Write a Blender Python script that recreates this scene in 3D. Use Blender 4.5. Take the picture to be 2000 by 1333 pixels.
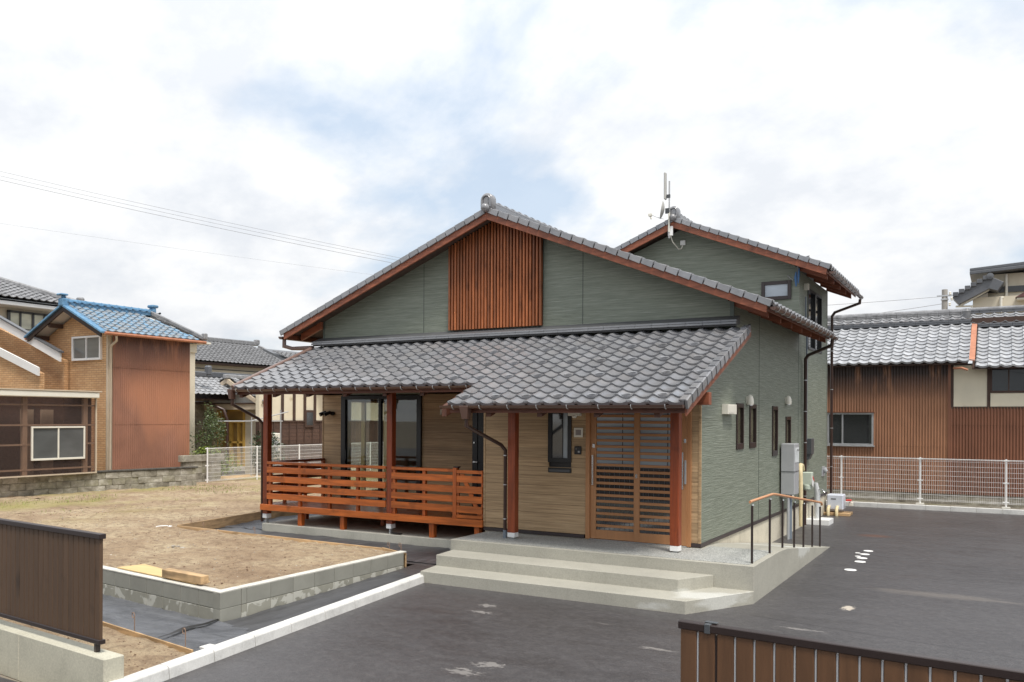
import bpy, bmesh, math, random
import numpy as np
from mathutils import Vector, Matrix, noise as mnoise
R=math.radians
rng=random.Random(7)
S=bpy.context.scene
for o in list(bpy.data.objects): bpy.data.objects.remove(o)

# ---------------------------------------------------------------- camera
cam=bpy.data.cameras.new('camera'); cob=bpy.data.objects.new('camera',cam); S.collection.objects.link(cob)
cam.sensor_width=36; cam.lens=30.033; cam.shift_y=0.0751; cam.clip_start=.1; cam.clip_end=3000
cob.matrix_world=Matrix.Translation((3.8754,-12.4626,2.4225))@Matrix.Rotation(R(29.7456),4,'Z')@Matrix.Rotation(R(90),4,'X')@Matrix.Rotation(R(.28),4,'Z')
S.camera=cob
# ---------------------------------------------------------------- world
SX,SY=7.3,2.2
SUN_EL=63; SUN_AZ=128
wd=bpy.data.worlds.new('World'); S.world=wd; wd.use_nodes=True
nt=wd.node_tree; N=nt.nodes; L=nt.links; N.clear()
def node(nt,t,**k):
    n=nt.nodes.new(t)
    for a,b in k.items(): setattr(n,a,b)
    return n
out=node(nt,'ShaderNodeOutputWorld'); bg=node(nt,'ShaderNodeBackground'); bg.inputs[1].default_value=.1
sky=node(nt,'ShaderNodeTexSky',sky_type='NISHITA'); sky.sun_disc=False; sky.sun_elevation=R(SUN_EL); sky.sun_rotation=R(SUN_AZ); sky.dust_density=3; sky.air_density=1
tc=node(nt,'ShaderNodeTexCoord'); sp=node(nt,'ShaderNodeSeparateXYZ'); L.new(tc.outputs['Generated'],sp.inputs[0])
ad=node(nt,'ShaderNodeMath',operation='ADD'); ad.inputs[1].default_value=.42; L.new(sp.outputs[2],ad.inputs[0])
mx=node(nt,'ShaderNodeMath',operation='MAXIMUM'); mx.inputs[1].default_value=.05; L.new(ad.outputs[0],mx.inputs[0])
dx=node(nt,'ShaderNodeMath',operation='DIVIDE'); L.new(sp.outputs[0],dx.inputs[0]); L.new(mx.outputs[0],dx.inputs[1])
dy=node(nt,'ShaderNodeMath',operation='DIVIDE'); L.new(sp.outputs[1],dy.inputs[0]); L.new(mx.outputs[0],dy.inputs[1])
cb=node(nt,'ShaderNodeCombineXYZ'); L.new(dx.outputs[0],cb.inputs[0]); L.new(dy.outputs[0],cb.inputs[1])
mp=node(nt,'ShaderNodeMapping'); mp.inputs['Location'].default_value=(SX,SY,0); mp.inputs['Rotation'].default_value=(0,0,.5); mp.inputs['Scale'].default_value=(1.,1.1,1); L.new(cb.outputs[0],mp.inputs[0])
n1=node(nt,'ShaderNodeTexNoise'); n1.inputs['Scale'].default_value=1.5; n1.inputs['Detail'].default_value=9; n1.inputs['Roughness'].default_value=.56; n1.inputs['Distortion'].default_value=.15; L.new(mp.outputs[0],n1.inputs['Vector'])
cr=node(nt,'ShaderNodeValToRGB'); cr.color_ramp.elements[0].position=.40; cr.color_ramp.elements[1].position=.51
cr.color_ramp.elements[0].color=(.22,.22,.22,1); cr.color_ramp.elements[1].color=(1,1,1,1); L.new(n1.outputs['Fac'],cr.inputs[0])
n2=node(nt,'ShaderNodeTexNoise'); n2.inputs['Scale'].default_value=3.4; n2.inputs['Detail'].default_value=7; n2.inputs['Roughness'].default_value=.6; L.new(mp.outputs[0],n2.inputs['Vector'])
cc=node(nt,'ShaderNodeValToRGB'); cc.color_ramp.elements[0].position=.38; cc.color_ramp.elements[1].position=.56
cc.color_ramp.elements[0].color=(5.05,5.25,5.55,1); cc.color_ramp.elements[1].color=(6.2,6.25,6.3,1); L.new(n2.outputs['Fac'],cc.inputs[0])
# nishita blue lifted by thin veil
ve=node(nt,'ShaderNodeMix',data_type='RGBA'); ve.inputs[0].default_value=.55; L.new(sky.outputs[0],ve.inputs[6]); ve.inputs[7].default_value=(4.25,5.15,6.1,1)
mi=node(nt,'ShaderNodeMix',data_type='RGBA'); L.new(cr.outputs[0],mi.inputs[0]); L.new(ve.outputs[2],mi.inputs[6]); L.new(cc.outputs[0],mi.inputs[7])
gz=node(nt,'ShaderNodeMath',operation='MULTIPLY_ADD'); gz.inputs[1].default_value=.55; gz.inputs[2].default_value=.92; mz=node(nt,'ShaderNodeMath',operation='MAXIMUM'); mz.inputs[1].default_value=0; L.new(sp.outputs[2],mz.inputs[0]); L.new(mz.outputs[0],gz.inputs[0])
vm_=node(nt,'ShaderNodeVectorMath',operation='SCALE'); L.new(mi.outputs[2],vm_.inputs[0]); L.new(gz.outputs[0],vm_.inputs['Scale']); L.new(vm_.outputs[0],bg.inputs[0]); L.new(bg.outputs[0],out.inputs[0])
# ---------------------------------------------------------------- sun (thin overcast: soft)
sl=bpy.data.lights.new('sun','SUN'); sl.energy=2.2; sl.angle=R(14); sl.color=(1,.955,.89)
so=bpy.data.objects.new('sun',sl); S.collection.objects.link(so)
az=R(SUN_AZ); d=Vector((math.sin(az)*math.cos(R(SUN_EL)),math.cos(az)*math.cos(R(SUN_EL)),math.sin(R(SUN_EL))))
so.rotation_euler=d.to_track_quat('Z','Y').to_euler(); so.location=d*60
S.view_settings.view_transform='Standard'; S.view_settings.look='None'; S.view_settings.exposure=0.70; S.view_settings.gamma=1; S.view_settings.use_curve_mapping=False
S.render.engine='CYCLES'

# ---------------------------------------------------------------- materials
def lin(r,g,b): return tuple((((c/255)+.055)/1.055)**2.4 if c>10 else c/255/12.92 for c in (r,g,b))
class Mat:
    def __init__(s,name):
        s.m=bpy.data.materials.new(name); s.m.use_nodes=True; s.t=s.m.node_tree; s.n=s.t.nodes; s.b=s.n['Principled BSDF']; s.o=s.n['Material Output']
        s.tc=None
    def L(s,a,b): s.t.links.new(a,b)
    def coord(s,scale,shift=True,rot=(0,0,0)):
        if not s.tc:
            s.tc=node(s.t,'ShaderNodeTexCoord'); s.oi=node(s.t,'ShaderNodeObjectInfo')
            mu=node(s.t,'ShaderNodeMath',operation='MULTIPLY'); mu.inputs[1].default_value=61.; s.L(s.oi.outputs['Random'],mu.inputs[0])
            s.va=node(s.t,'ShaderNodeVectorMath',operation='ADD'); s.L(s.tc.outputs['Object'],s.va.inputs[0]); s.L(mu.outputs[0],s.va.inputs[1])
        m=node(s.t,'ShaderNodeMapping'); m.inputs['Scale'].default_value=scale; m.inputs['Rotation'].default_value=rot
        s.L((s.va.outputs[0] if shift else s.tc.outputs['Object']),m.inputs[0]); return m.outputs[0]
    def noise(s,scale,detail=4,rough=.55,dist=0,shift=True,rot=(0,0,0)):
        n=node(s.t,'ShaderNodeTexNoise'); n.inputs['Scale'].default_value=1; n.inputs['Detail'].default_value=detail; n.inputs['Roughness'].default_value=rough; n.inputs['Distortion'].default_value=dist
        s.L(s.coord(scale,shift,rot),n.inputs['Vector']); return n.outputs['Fac']
    def ramp(s,src,stops):
        r=node(s.t,'ShaderNodeValToRGB'); e=r.color_ramp.elements
        while len(e)<len(stops): e.new(.5)
        for k,(p,c) in enumerate(stops):
            e[k].position=p; e[k].color=(c if len(c)==4 else (*c,1)) if not isinstance(c,(int,float)) else (c,c,c,1)
        s.L(src,r.inputs[0]); return r.outputs[0]
    def mix(s,f,a,b,mode='MIX'):
        m=node(s.t,'ShaderNodeMix',data_type='RGBA',blend_type=mode)
        for k,v in ((0,f),(6,a),(7,b)):
            if isinstance(v,(int,float)): m.inputs[k].default_value=v if k==0 else (v,v,v,1)
            elif isinstance(v,tuple): m.inputs[k].default_value=(*v[:3],1)
            else: s.L(v,m.inputs[k])
        return m.outputs[2]
    def math(s,op,a,b=None):
        m=node(s.t,'ShaderNodeMath',operation=op)
        for k,v in ((0,a),(1,b)):
            if v is None: continue
            if isinstance(v,(int,float)): m.inputs[k].default_value=v
            else: s.L(v,m.inputs[k])
        return m.outputs[0]
    def col(s,c): 
        if isinstance(c,tuple): s.b.inputs['Base Color'].default_value=(*c,1)
        else: s.L(c,s.b.inputs['Base Color'])
    def bump(s,h,dist=.01,strength=.6):
        b=node(s.t,'ShaderNodeBump'); b.inputs['Distance'].default_value=dist; b.inputs['Strength'].default_value=strength
        s.L(h,b.inputs['Height']); s.L(b.outputs[0],s.b.inputs['Normal'])
def sc(c,k): return tuple(min(1,x*k) for x in c)
def simple(name,c,rough=.6,var=.12,vs=(4,4,4),rnd=0.,bump=None,metal=0,spec=.5,detail=4,dist=0,var2=None):
    m=Mat(name); f=m.noise(vs,detail,.6,dist)
    col=m.ramp(f,[(.3,sc(c,1-var)),(.7,sc(c,1+var))])
    if var2:
        f2=m.noise(var2[0],5); col=m.mix(m.ramp(f2,[(var2[2],0.),(var2[3],1.)]),col,var2[1])
    if rnd:
        mr=node(m.t,'ShaderNodeMapRange'); mr.inputs[3].default_value=1-rnd; mr.inputs[4].default_value=1+rnd; m.L(m.oi.outputs['Random'],mr.inputs[0])
        col=m.mix(1.,col,mr.outputs[0],'MULTIPLY')
    m.col(col); m.b.inputs['Roughness'].default_value=rough; m.b.inputs['Metallic'].default_value=metal; m.b.inputs['Specular IOR Level'].default_value=spec
    if bump: m.bump(m.noise(bump[0],5),bump[1],bump[2] if len(bump)>2 else .6)
    return m.m
MT={}
WH=(.78,.77,.74)
MT['tile']=simple('glazed_grey_tile',(.205,.208,.219),.20,.15,(7,7,7),.13,bump=((60,60,60),.002,.3),var2=((1.2,1.2,1.2),(.235,.225,.222),.45,.75),spec=1.0)
MT['tile_old']=simple('weathered_silver_tile',(.35,.355,.365),.34,.24,(9,9,9),.20,bump=((60,60,60),.002,.3),var2=((5,5,5),(.2,.19,.18),.6,.75))
MT['tile_dark']=simple('charcoal_tile',(.10,.105,.115),.35,.12,(9,9,9),.12)
MT['tile_far']=simple('far_grey_tile',(.22,.22,.225),.4,.3,(9,9,9),.30,var2=((3,3,3),(.1,.1,.1),.5,.8))
# blue paint worn off the tiles
m=Mat('worn_blue_tile'); f=m.noise((3.,3.,3.),5,.65); bl=m.ramp(m.noise((14,14,14)),[(.3,(.12,.25,.38)),(.7,(.19,.33,.46))])
m.col(m.mix(m.ramp(f,[(.40,0.),(.56,1.)]),bl,(.235,.25,.26))); m.b.inputs['Roughness'].default_value=.45; MT['tile_blue']=m.m
MT['blue']=simple('sky_blue_paint',(.11,.24,.38),.6,.28,(8,8,8))
# green siding with broken horizontal ribs
def green(name,axis):
    m=Mat(name); s1=(1.5,1.5,50) ; f=m.noise(s1,3,.6,.25,shift=False)
    f2=m.noise((3.4,3.4,105),2,.5,.1,shift=False); h=m.mix(.4,f,f2)
    m.col(m.ramp(h,[(.33,(.142,.160,.122)),(.52,(.208,.229,.180)),(.70,(.30,.318,.265))]))
    m.b.inputs['Roughness'].default_value=.55
    m.bump(m.ramp(h,[(.3,0.),(.7,1.)]),.011,.6); return m.m
MT['green']=green('green_rib_siding',0)
MT['green_trim']=simple('green_trim',(.105,.128,.108),.5,.05)
# wood look siding
m=Mat('tan_wood_siding'); f=m.noise((1.1,1.1,34),6,.62,.35); g=m.noise((5,5,120),3,.6)
c=m.ramp(f,[(.28,(.26,.170,.092)),(.45,(.41,.28,.155)),(.58,(.50,.35,.20)),(.75,(.58,.42,.25))])
mr=node(m.t,'ShaderNodeMapRange'); mr.inputs[3].default_value=.84; mr.inputs[4].default_value=1.1; m.L(m.oi.outputs['Random'],mr.inputs[0])
c=m.mix(1.,c,mr.outputs[0],'MULTIPLY'); m.col(m.mix(.25,c,m.ramp(g,[(.3,.1),(.7,.5)]),'SOFT_LIGHT')); m.b.inputs['Roughness'].default_value=.6; m.bump(g,.003,.4); MT['wood_siding']=m.m
def wood(name,c,vs,rough=.5,rnd=.18,knots=True,k=.42):
    m=Mat(name); f=m.noise(vs,5,.6,.8); col=m.ramp(f,[(.28,sc(c,1-k)),(.5,c),(.74,sc(c,1+k))])
    if knots:
        kn=m.noise(tuple(max(2.2,v*.12) for v in vs),2); col=m.mix(m.ramp(kn,[(.60,0.),(.72,.75)]),col,sc(c,.38))
    mr=node(m.t,'ShaderNodeMapRange'); mr.inputs[3].default_value=1-rnd; mr.inputs[4].default_value=1+rnd; m.L(m.oi.outputs['Random'],mr.inputs[0])
    m.col(m.mix(1.,col,mr.outputs[0],'MULTIPLY')); m.b.inputs['Roughness'].default_value=rough; m.bump(f,.002,.35); return m.m
XA=(1.3,15,15); YA=(15,1.3,15); ZA=(15,15,1.3)
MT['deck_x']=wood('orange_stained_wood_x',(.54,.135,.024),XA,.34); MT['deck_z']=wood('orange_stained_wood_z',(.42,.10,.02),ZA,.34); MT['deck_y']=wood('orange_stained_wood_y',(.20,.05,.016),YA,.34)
MT['post']=wood('red_brown_post_wood',(.235,.048,.014),ZA,.38,.05)
MT['barge']=wood('red_brown_barge_wood',(.27,.085,.042),XA,.5,.05); MT['barge_y']=wood('red_brown_barge_wood_y',(.22,.07,.035),YA,.5,.08)
MT['rafter']=wood('brown_rafter_wood',(.10,.036,.02),YA,.5,.15); MT['rafter_x']=wood('brown_rafter_wood_x',(.13,.042,.022),XA,.5,.12)
MT['lattice']=wood('gable_lattice_wood',(.33,.105,.036),ZA,.5,.28,k=.4)
MT['soffit']=wood('soffit_wood',(.085,.052,.038),XA,.7,.1)
MT['door_wood']=wood('door_tan_wood',(.38,.175,.07),XA,.5,.04,False,.12); MT['door_wood_z']=wood('door_tan_wood_z',(.40,.19,.08),ZA,.5,.04,False,.12)
MT['raw_wood']=wood('raw_pine',(.50,.33,.17),XA,.7,.1); MT['ply']=simple('plywood',(.62,.44,.20),.65,.12,(2,20,20)); MT['form']=wood('form_board',(.44,.29,.15),XA,.75,.1); MT['form_y']=wood('form_board_y',(.36,.24,.13),YA,.75,.1)
MT['handrail']=wood('handrail_wood',(.56,.28,.14),YA,.4,.03,False,.1)
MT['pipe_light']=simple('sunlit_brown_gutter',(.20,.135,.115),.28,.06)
MT['brown_metal']=simple('brown_gutter',(.105,.060,.046),.28,.06,rnd=0); MT['brown_pipe']=simple('brown_pipe',(.05,.026,.020),.3,.05)
MT['dark_brown']=simple('dark_brown_metal',(.028,.018,.016),.35,.1); MT['skirt']=simple('brown_skirting',(.045,.033,.033),.45,.08)
MT['black']=simple('black_frame',(.012,.012,.013),.35,.1); MT['steel']=simple('galvanised_steel',(.55,.56,.57),.35,.1,(10,10,10),metal=.7)
MT['chrome']=simple('chrome',(.7,.7,.7),.2,.02,metal=.9)
MT['white_metal']=simple('white_coated_steel',(.80,.79,.77),.4,.03); MT['ivory']=simple('ivory_plastic',(.72,.69,.60),.45,.04); MT['white_plastic']=simple('white_plastic',(.78,.78,.76),.4,.03)
MT['grey_metal']=simple('light_grey_paint',(.36,.37,.38),.4,.05); MT['pipe_grey']=simple('blue_grey_pvc',(.17,.20,.235),.4,.08); MT['dark_grey']=simple('dark_grey_plastic',(.07,.075,.08),.4,.06)
MT['cream_tape']=simple('cream_pipe_tape',(.66,.55,.33),.6,.14,(20,20,6))
MT['flash']=simple('flashing_tile',(.22,.225,.235),.35,.10,(3,9,9)); MT['flash_dark']=simple('flashing_dark',(.085,.085,.088),.5,.1)
# concretes
def concrete(name,c,patch=None,vs=(1.6,1.6,1.6),stain=.25,rough=.75):
    m=Mat(name); f=m.noise(vs,7,.62,.2,shift=False); fine=m.noise((55,55,55),4,.7,shift=False)
    col=m.ramp(f,[(.3,sc(c,1-stain)),(.52,c),(.75,sc(c,1.12))])
    streak=m.noise((7,7,.6),4,.6,shift=False); col=m.mix(m.ramp(streak,[(.55,0.),(.8,.35)]),col,sc(c,.66))
    if patch: col=m.mix(m.ramp(m.noise(patch[0],4,.5,.4,shift=False),[(patch[2],0.),(patch[2]+.03,1.)]),col,patch[1])
    col=m.mix(.3,col,m.ramp(fine,[(.3,.25),(.7,.75)]),'OVERLAY'); m.col(col); m.b.inputs['Roughness'].default_value=rough; m.bump(fine,.003,.35); return m.m
MT['step']=concrete('step_concrete',(.365,.35,.295),((.42,.42,1.2),(.50,.495,.45),.60),vs=(.9,.9,2.2),stain=.12)
MT['slab']=concrete('slab_concrete',(.46,.44,.37)); MT['found']=concrete('foundation_concrete',(.58,.53,.42))
MT['street_conc']=concrete('street_wall_concrete',(.48,.455,.36),vs=(1.1,1.1,1.1),stain=.3)
MT['kerb']=concrete('kerb_concrete',(.62,.61,.58),vs=(4,4,4),stain=.18)
MT['cap']=concrete('cap_mortar',(.58,.56,.50),vs=(5,5,5))
m=Mat('garden_block'); c=(.295,.285,.235); f=m.noise((3,3,3),6,.6); n2_=m.noise((4.2,4.2,5.5),3,.5,.6)
col=m.ramp(f,[(.3,sc(c,.84)),(.7,sc(c,1.14))]); m.col(m.mix(m.ramp(n2_,[(.535,0.),(.56,.9)]),col,(.50,.49,.43))); m.b.inputs['Roughness'].default_value=.85; m.bump(m.noise((90,90,90),3),.003,.5); MT['block']=m.m
MT['block_plain']=simple('garden_block_upper',(.265,.26,.222),.85,.10,(3,3,3),.06,bump=((90,90,90),.003,.5))
m=Mat('old_block'); f=m.noise((2.1,2.1,3.2),8,.7,.3); col=m.ramp(f,[(.30,(.07,.06,.045)),(.42,(.20,.18,.14)),(.56,(.33,.305,.25)),(.68,(.56,.53,.46))])
g=m.noise((1.2,1.2,1.2),4); m.col(m.mix(m.ramp(g,[(.5,0.),(.75,.6)]),col,(.22,.21,.10))); m.b.inputs['Roughness'].default_value=.9; m.bump(m.noise((30,30,30),5),.01,.6); MT['old_block']=m.m
# exposed aggregate
m=Mat('exposed_aggregate'); v=node(m.t,'ShaderNodeTexVoronoi'); v.inputs['Scale'].default_value=1; m.L(m.coord((75,75,75),False),v.inputs['Vector'])
c=m.ramp(v.outputs['Color'],[(.0,(.16,.17,.165)),(.5,(.33,.335,.31)),(1.,(.55,.55,.52))]); m.col(m.mix(.35,c,m.ramp(m.noise((2,2,2),4,shift=False),[(.3,.25),(.7,.62)]),'OVERLAY')); m.b.inputs['Roughness'].default_value=.7; m.bump(v.outputs['Distance'],.004,.5); MT['aggregate']=m.m
# asphalt: fine stone, roller sheen, dust
m=Mat('new_asphalt'); v=node(m.t,'ShaderNodeTexVoronoi'); v.inputs['Scale'].default_value=1; m.L(m.coord((85,85,85),False),v.inputs['Vector'])
big=m.noise((.28,.5,.3),6,.6,.4,shift=False); mid=m.noise((1.4,3.2,1),6,.65,.3,shift=False,rot=(0,0,.3)); scuff=m.noise((.9,7.5,1),7,.68,.8,shift=False,rot=(0,0,-.12))
c=m.ramp(big,[(.32,(.041,.038,.039)),(.6,(.060,.056,.057)),(.78,(.080,.076,.075))])
c=m.mix(m.ramp(mid,[(.40,0.),(.75,.5)]),c,(.078,.073,.073)); c=m.mix(m.ramp(m.noise((9,9,9),5,.75,shift=False),[(.45,0.),(.75,.5)]),c,(.11,.103,.10)); c=m.mix(m.ramp(scuff,[(.66,0.),(.74,.55)]),c,(.20,.185,.17))
c=m.mix(.5,c,m.ramp(v.outputs['Color'],[(0.,.2),(1.,.8)]),'OVERLAY')
geo=node(m.t,'ShaderNodeSeparateXYZ'); m.L(m.tc.outputs['Object'],geo.inputs[0])
def ell(cx,cy,rx,ry,soft,colr,amt,c,warp=.5):
    w=m.noise((2.2/rx,2.2/ry,1),6,.7,.6,shift=False)
    a=m.math('DIVIDE',m.math('SUBTRACT',geo.outputs[0],cx),rx); b=m.math('DIVIDE',m.math('SUBTRACT',geo.outputs[1],cy),ry)
    r=m.math('SQRT',m.math('ADD',m.math('MULTIPLY',a,a),m.math('MULTIPLY',b,b)))
    r=m.math('ADD',r,m.math('MULTIPLY',m.math('SUBTRACT',w,.5),warp*4))
    return m.mix(m.ramp(r,[(max(0,.62-soft),amt),(.62+soft,0.)]),c,colr)
c=ell(1.6,6.75,.42,.30,.35,(.12,.055,.035),.75,c,.2)
c=ell(3.2,.72,1.25,.26,.25,(.20,.175,.15),.4,c,.45)
c=ell(2.19,-.78,.11,.20,.1,(.5,.44,.36),.95,c,.6)
for e in ((-1.84,-3.05,.16,.10),(-1.72,-3.4,.18,.09),(-.47,-5.3,.17,.13),(-.55,-5.62,.22,.11),(.75,-3.9,.25,.05),(1.9,-2.25,.3,.06)): c=ell(*e,.1,(.30,.28,.26),.55,c,1.1)
ln=m.math('ABSOLUTE',m.math('SUBTRACT',m.math('ADD',geo.outputs[1],m.math('MULTIPLY',geo.outputs[0],.18)),-1.62)); rt_=m.math('GREATER_THAN',geo.outputs[0],1.2); c=m.mix(m.math('MULTIPLY',rt_,m.ramp(m.math('ADD',ln,m.math('MULTIPLY',m.noise((3,3,1),4,shift=False),.03)),[(.018,.55),(.05,0.)])),c,(.03,.028,.028))
m.col(c); m.L(m.ramp(mid,[(.3,.34),(.7,.52)]),m.b.inputs['Roughness']); m.b.inputs['Specular IOR Level'].default_value=.45
m.bump(m.mix(.6,v.outputs['Distance'],m.noise((30,30,30),4,shift=False)),.006,.55); MT['asphalt']=m.m
# soil
m=Mat('bare_soil'); f=m.noise((.8,.8,.8),7,.6,.3,shift=False); f2=m.noise((7,7,7),7,.68,.2,shift=False); f3=m.noise((60,60,60),4,.7,shift=False)
c=m.ramp(f,[(.3,(.27,.185,.112)),(.5,(.385,.285,.18)),(.68,(.48,.385,.25))]); c=m.mix(m.ramp(f2,[(.38,.65),(.53,0.)]),c,(.19,.125,.075))
gx=node(m.t,'ShaderNodeSeparateXYZ'); m.L(m.tc.outputs['Object'],gx.inputs[0])
gm=m.ramp(m.noise((.55,.35,1),5,.6,.3,shift=False),[(.48,0.),(.66,.75)]); far=node(m.t,'ShaderNodeMapRange'); far.inputs[1].default_value=-11.5; far.inputs[2].default_value=-16; m.L(gx.outputs[0],far.inputs[0])
c=m.mix(m.math('MULTIPLY',gm,far.outputs[0]),c,(.30,.27,.085)); c=m.mix(.5,c,m.ramp(f3,[(.3,.2),(.7,.8)]),'OVERLAY')
m.col(c); m.b.inputs['Roughness'].default_value=.95; m.bump(m.mix(.4,f2,f3),.06,1.); MT['soil']=m.m
MT['dirt']=simple('outer_ground',(.20,.17,.13),.95,.2,(.4,.4,.4),bump=((20,20,20),.01))
# weed sheet
m=Mat('weed_control_sheet'); f=m.noise((1.6,5,3),6,.6,.9,shift=False,rot=(0,0,.2)); m.col(m.ramp(f,[(.3,(.075,.078,.087)),(.7,(.165,.170,.185))])); m.b.inputs['Roughness'].default_value=.30; m.bump(m.mix(.3,f,m.noise((160,160,160),1,shift=False)),.06,.7); MT['sheet']=m.m
m=Mat('weed_control_sheet_arm'); f=m.noise((6,1.3,3),6,.6,.7,shift=False); m.col(m.ramp(f,[(.3,(.042,.042,.045)),(.7,(.085,.086,.092))])); m.b.inputs['Roughness'].default_value=.42; m.bump(f,.02,.5); MT['sheet2']=m.m
# glass
def glass(name,tint,clear,rough=.01,base=None):
    m=Mat(name); tr=node(m.t,'ShaderNodeBsdfTransparent'); tr.inputs[0].default_value=(*tint,1); gl=node(m.t,'ShaderNodeBsdfGlossy'); gl.inputs['Roughness'].default_value=rough
    fr=node(m.t,'ShaderNodeLayerWeight'); fr.inputs[0].default_value=.5; fac=m.math('MULTIPLY_ADD',m.math('POWER',fr.outputs['Facing'],3.5),clear)
    mm=node(m.t,'ShaderNodeMixShader'); m.L(fac,mm.inputs[0]); m.L(tr.outputs[0],mm.inputs[1]); m.L(gl.outputs[0],mm.inputs[2]); m.L(mm.outputs[0],m.o.inputs[0]); 
    for nn in m.n:
        if nn.type=='MATH' and nn.operation=='MULTIPLY_ADD': nn.inputs[2].default_value=.07
    return m.m
MT['glass']=glass('window_glass',(.90,.93,.91),.75)
def opaque_glass(name,c,rough=.06,spec=1.): 
    m=Mat(name); m.col(m.ramp(m.noise((.8,.8,2),3,shift=True),[(.3,sc(c,.7)),(.7,sc(c,1.25))])); m.b.inputs['Roughness'].default_value=rough; m.b.inputs['Specular IOR Level'].default_value=spec; m.b.inputs['IOR'].default_value=1.6; return m.m
MT['dark_glass']=opaque_glass('dark_room_glass',(.022,.024,.026)); MT['door_glass']=opaque_glass('entrance_door_glass',(.035,.04,.045),.05); MT['blind_glass']=opaque_glass('glass_over_khaki_blind',(.17,.155,.105),.1,.4); MT['frost']=opaque_glass('frosted_glass',(.42,.47,.52),.25,.6)
MT['frost_and_reflection']=opaque_glass('pale_blue_frost_and_reflection',(.27,.315,.35),.12,.8)  # door frosting; on the entrance window it is a painted reflection
MT['curtain_glass']=opaque_glass('glass_over_curtains',(.66,.66,.52),.15,.5)
# corrugated steel walls
def corr(name,c,rust,seed,top=None,sheen=None):
    m=Mat(name); f=m.noise((1.1,1.1,.7),6,.6,.4,shift=False); col=m.ramp(f,[(.3,sc(c,.8)),(.7,sc(c,1.18))])
    if sheen: col=m.mix(m.ramp(m.noise((.42,.42,.30),2,.4,.3,shift=False,rot=(.3,.2,.4)),[(.52,0.),(.66,.7)]),col,sheen)  # metal sheen painted into the base colour as a lighter patch
    st=m.noise((9,9,.8),5,.65,.3,shift=False); z=node(m.t,'ShaderNodeSeparateXYZ'); m.L(m.tc.outputs['Object'],z.inputs[0])
    if top:
        mr=node(m.t,'ShaderNodeMapRange'); mr.inputs[1].default_value=top[0]; mr.inputs[2].default_value=top[1]; m.L(z.outputs[2],mr.inputs[0])
        msk=m.math('MULTIPLY',m.ramp(m.noise((3.2,3.2,.55),5,.6,.2,shift=False),[(top[2],0.),(top[2]+.1,1.)]),mr.outputs[0]); col=m.mix(msk,col,rust)
    col=m.mix(m.ramp(st,[(.58,0.),(.75,.4)]),col,sc(rust,1.6)); m.col(col); m.b.inputs['Roughness'].default_value=.42; return m.m
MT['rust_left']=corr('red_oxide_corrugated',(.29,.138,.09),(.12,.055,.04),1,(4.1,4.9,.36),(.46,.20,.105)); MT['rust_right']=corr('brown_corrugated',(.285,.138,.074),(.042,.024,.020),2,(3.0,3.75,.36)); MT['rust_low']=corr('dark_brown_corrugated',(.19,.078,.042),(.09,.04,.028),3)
MT['copper']=simple('copper_strip',(.42,.17,.09),.55,.2,(6,6,6))
# orange brick print siding
m=Mat('orange_brick_siding'); tcb=m.coord((1,1,1),False); sx=node(m.t,'ShaderNodeSeparateXYZ'); m.L(tcb,sx.inputs[0]); cmb=node(m.t,'ShaderNodeCombineXYZ'); m.L(m.math('ADD',sx.outputs[0],sx.outputs[1]),cmb.inputs[0]); m.L(sx.outputs[2],cmb.inputs[1])
bt=node(m.t,'ShaderNodeTexBrick'); bt.inputs['Scale'].default_value=1; bt.inputs['Brick Width'].default_value=.24; bt.inputs['Row Height'].default_value=.07; bt.inputs['Mortar Size'].default_value=.008
bt.inputs['Color1'].default_value=(.56,.325,.155,1); bt.inputs['Color2'].default_value=(.66,.42,.22,1); bt.inputs['Mortar'].default_value=(.36,.20,.10,1); m.L(cmb.outputs[0],bt.inputs['Vector'])
m.col(m.mix(m.ramp(m.noise((1.5,1.5,2),6,shift=False),[(.4,0.),(.75,.55)]),bt.outputs['Color'],(.33,.17,.08))); m.b.inputs['Roughness'].default_value=.75; m.bump(bt.outputs['Fac'],-.006,.5); MT['brick']=m.m
m=Mat('brown_translucent_sheet'); tr=node(m.t,'ShaderNodeBsdfTransparent'); tr.inputs[0].default_value=(.74,.64,.60,1); df=m.b; m.b.inputs['Base Color'].default_value=(.13,.095,.085,1); m.b.inputs['Roughness'].default_value=.3
mm=node(m.t,'ShaderNodeMixShader'); mm.inputs[0].default_value=.30; m.L(tr.outputs[0],mm.inputs[1]); m.L(m.b.outputs[0],mm.inputs[2]); m.L(mm.outputs[0],m.o.inputs[0]); MT['polycarb']=m.m
MT['cream']=simple('cream_render',(.64,.58,.46),.8,.07,(1,1,1),var2=((.8,.8,.4),(.52,.45,.33),.6,.8)); MT['cream2']=simple('yellowed_plaster',(.70,.63,.48),.8,.08,(1,1,1),var2=((1.6,1.6,1.6),(.42,.33,.18),.62,.75))
MT['white_wall']=simple('off_white_wall',(.66,.64,.60),.7,.05); MT['fascia_white']=simple('white_fascia',(.72,.71,.69),.6,.04); MT['beige_wood']=simple('beige_barge',(.52,.43,.32),.6,.08)
MT['brown_board']=wood('weathered_brown_boards',(.075,.042,.030),XA,.8,.3); MT['timber']=simple('dark_timber',(.06,.032,.022),.7,.15)
MT['yellow']=simple('yellow_door_wood',(.62,.40,.10),.55,.08,(3,3,3)); MT['yellow_glass']=opaque_glass('ribbed_yellow_glass',(.36,.24,.09),.3,.4)
MT['frame_cream']=simple('cream_interior_timber',(.62,.46,.22),.5,.08,(20,20,2)); MT['room']=simple('room_wall',(.55,.52,.46),.8,.04); MT['floor']=simple('room_floor',(.25,.15,.08),.5,.1)
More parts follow.
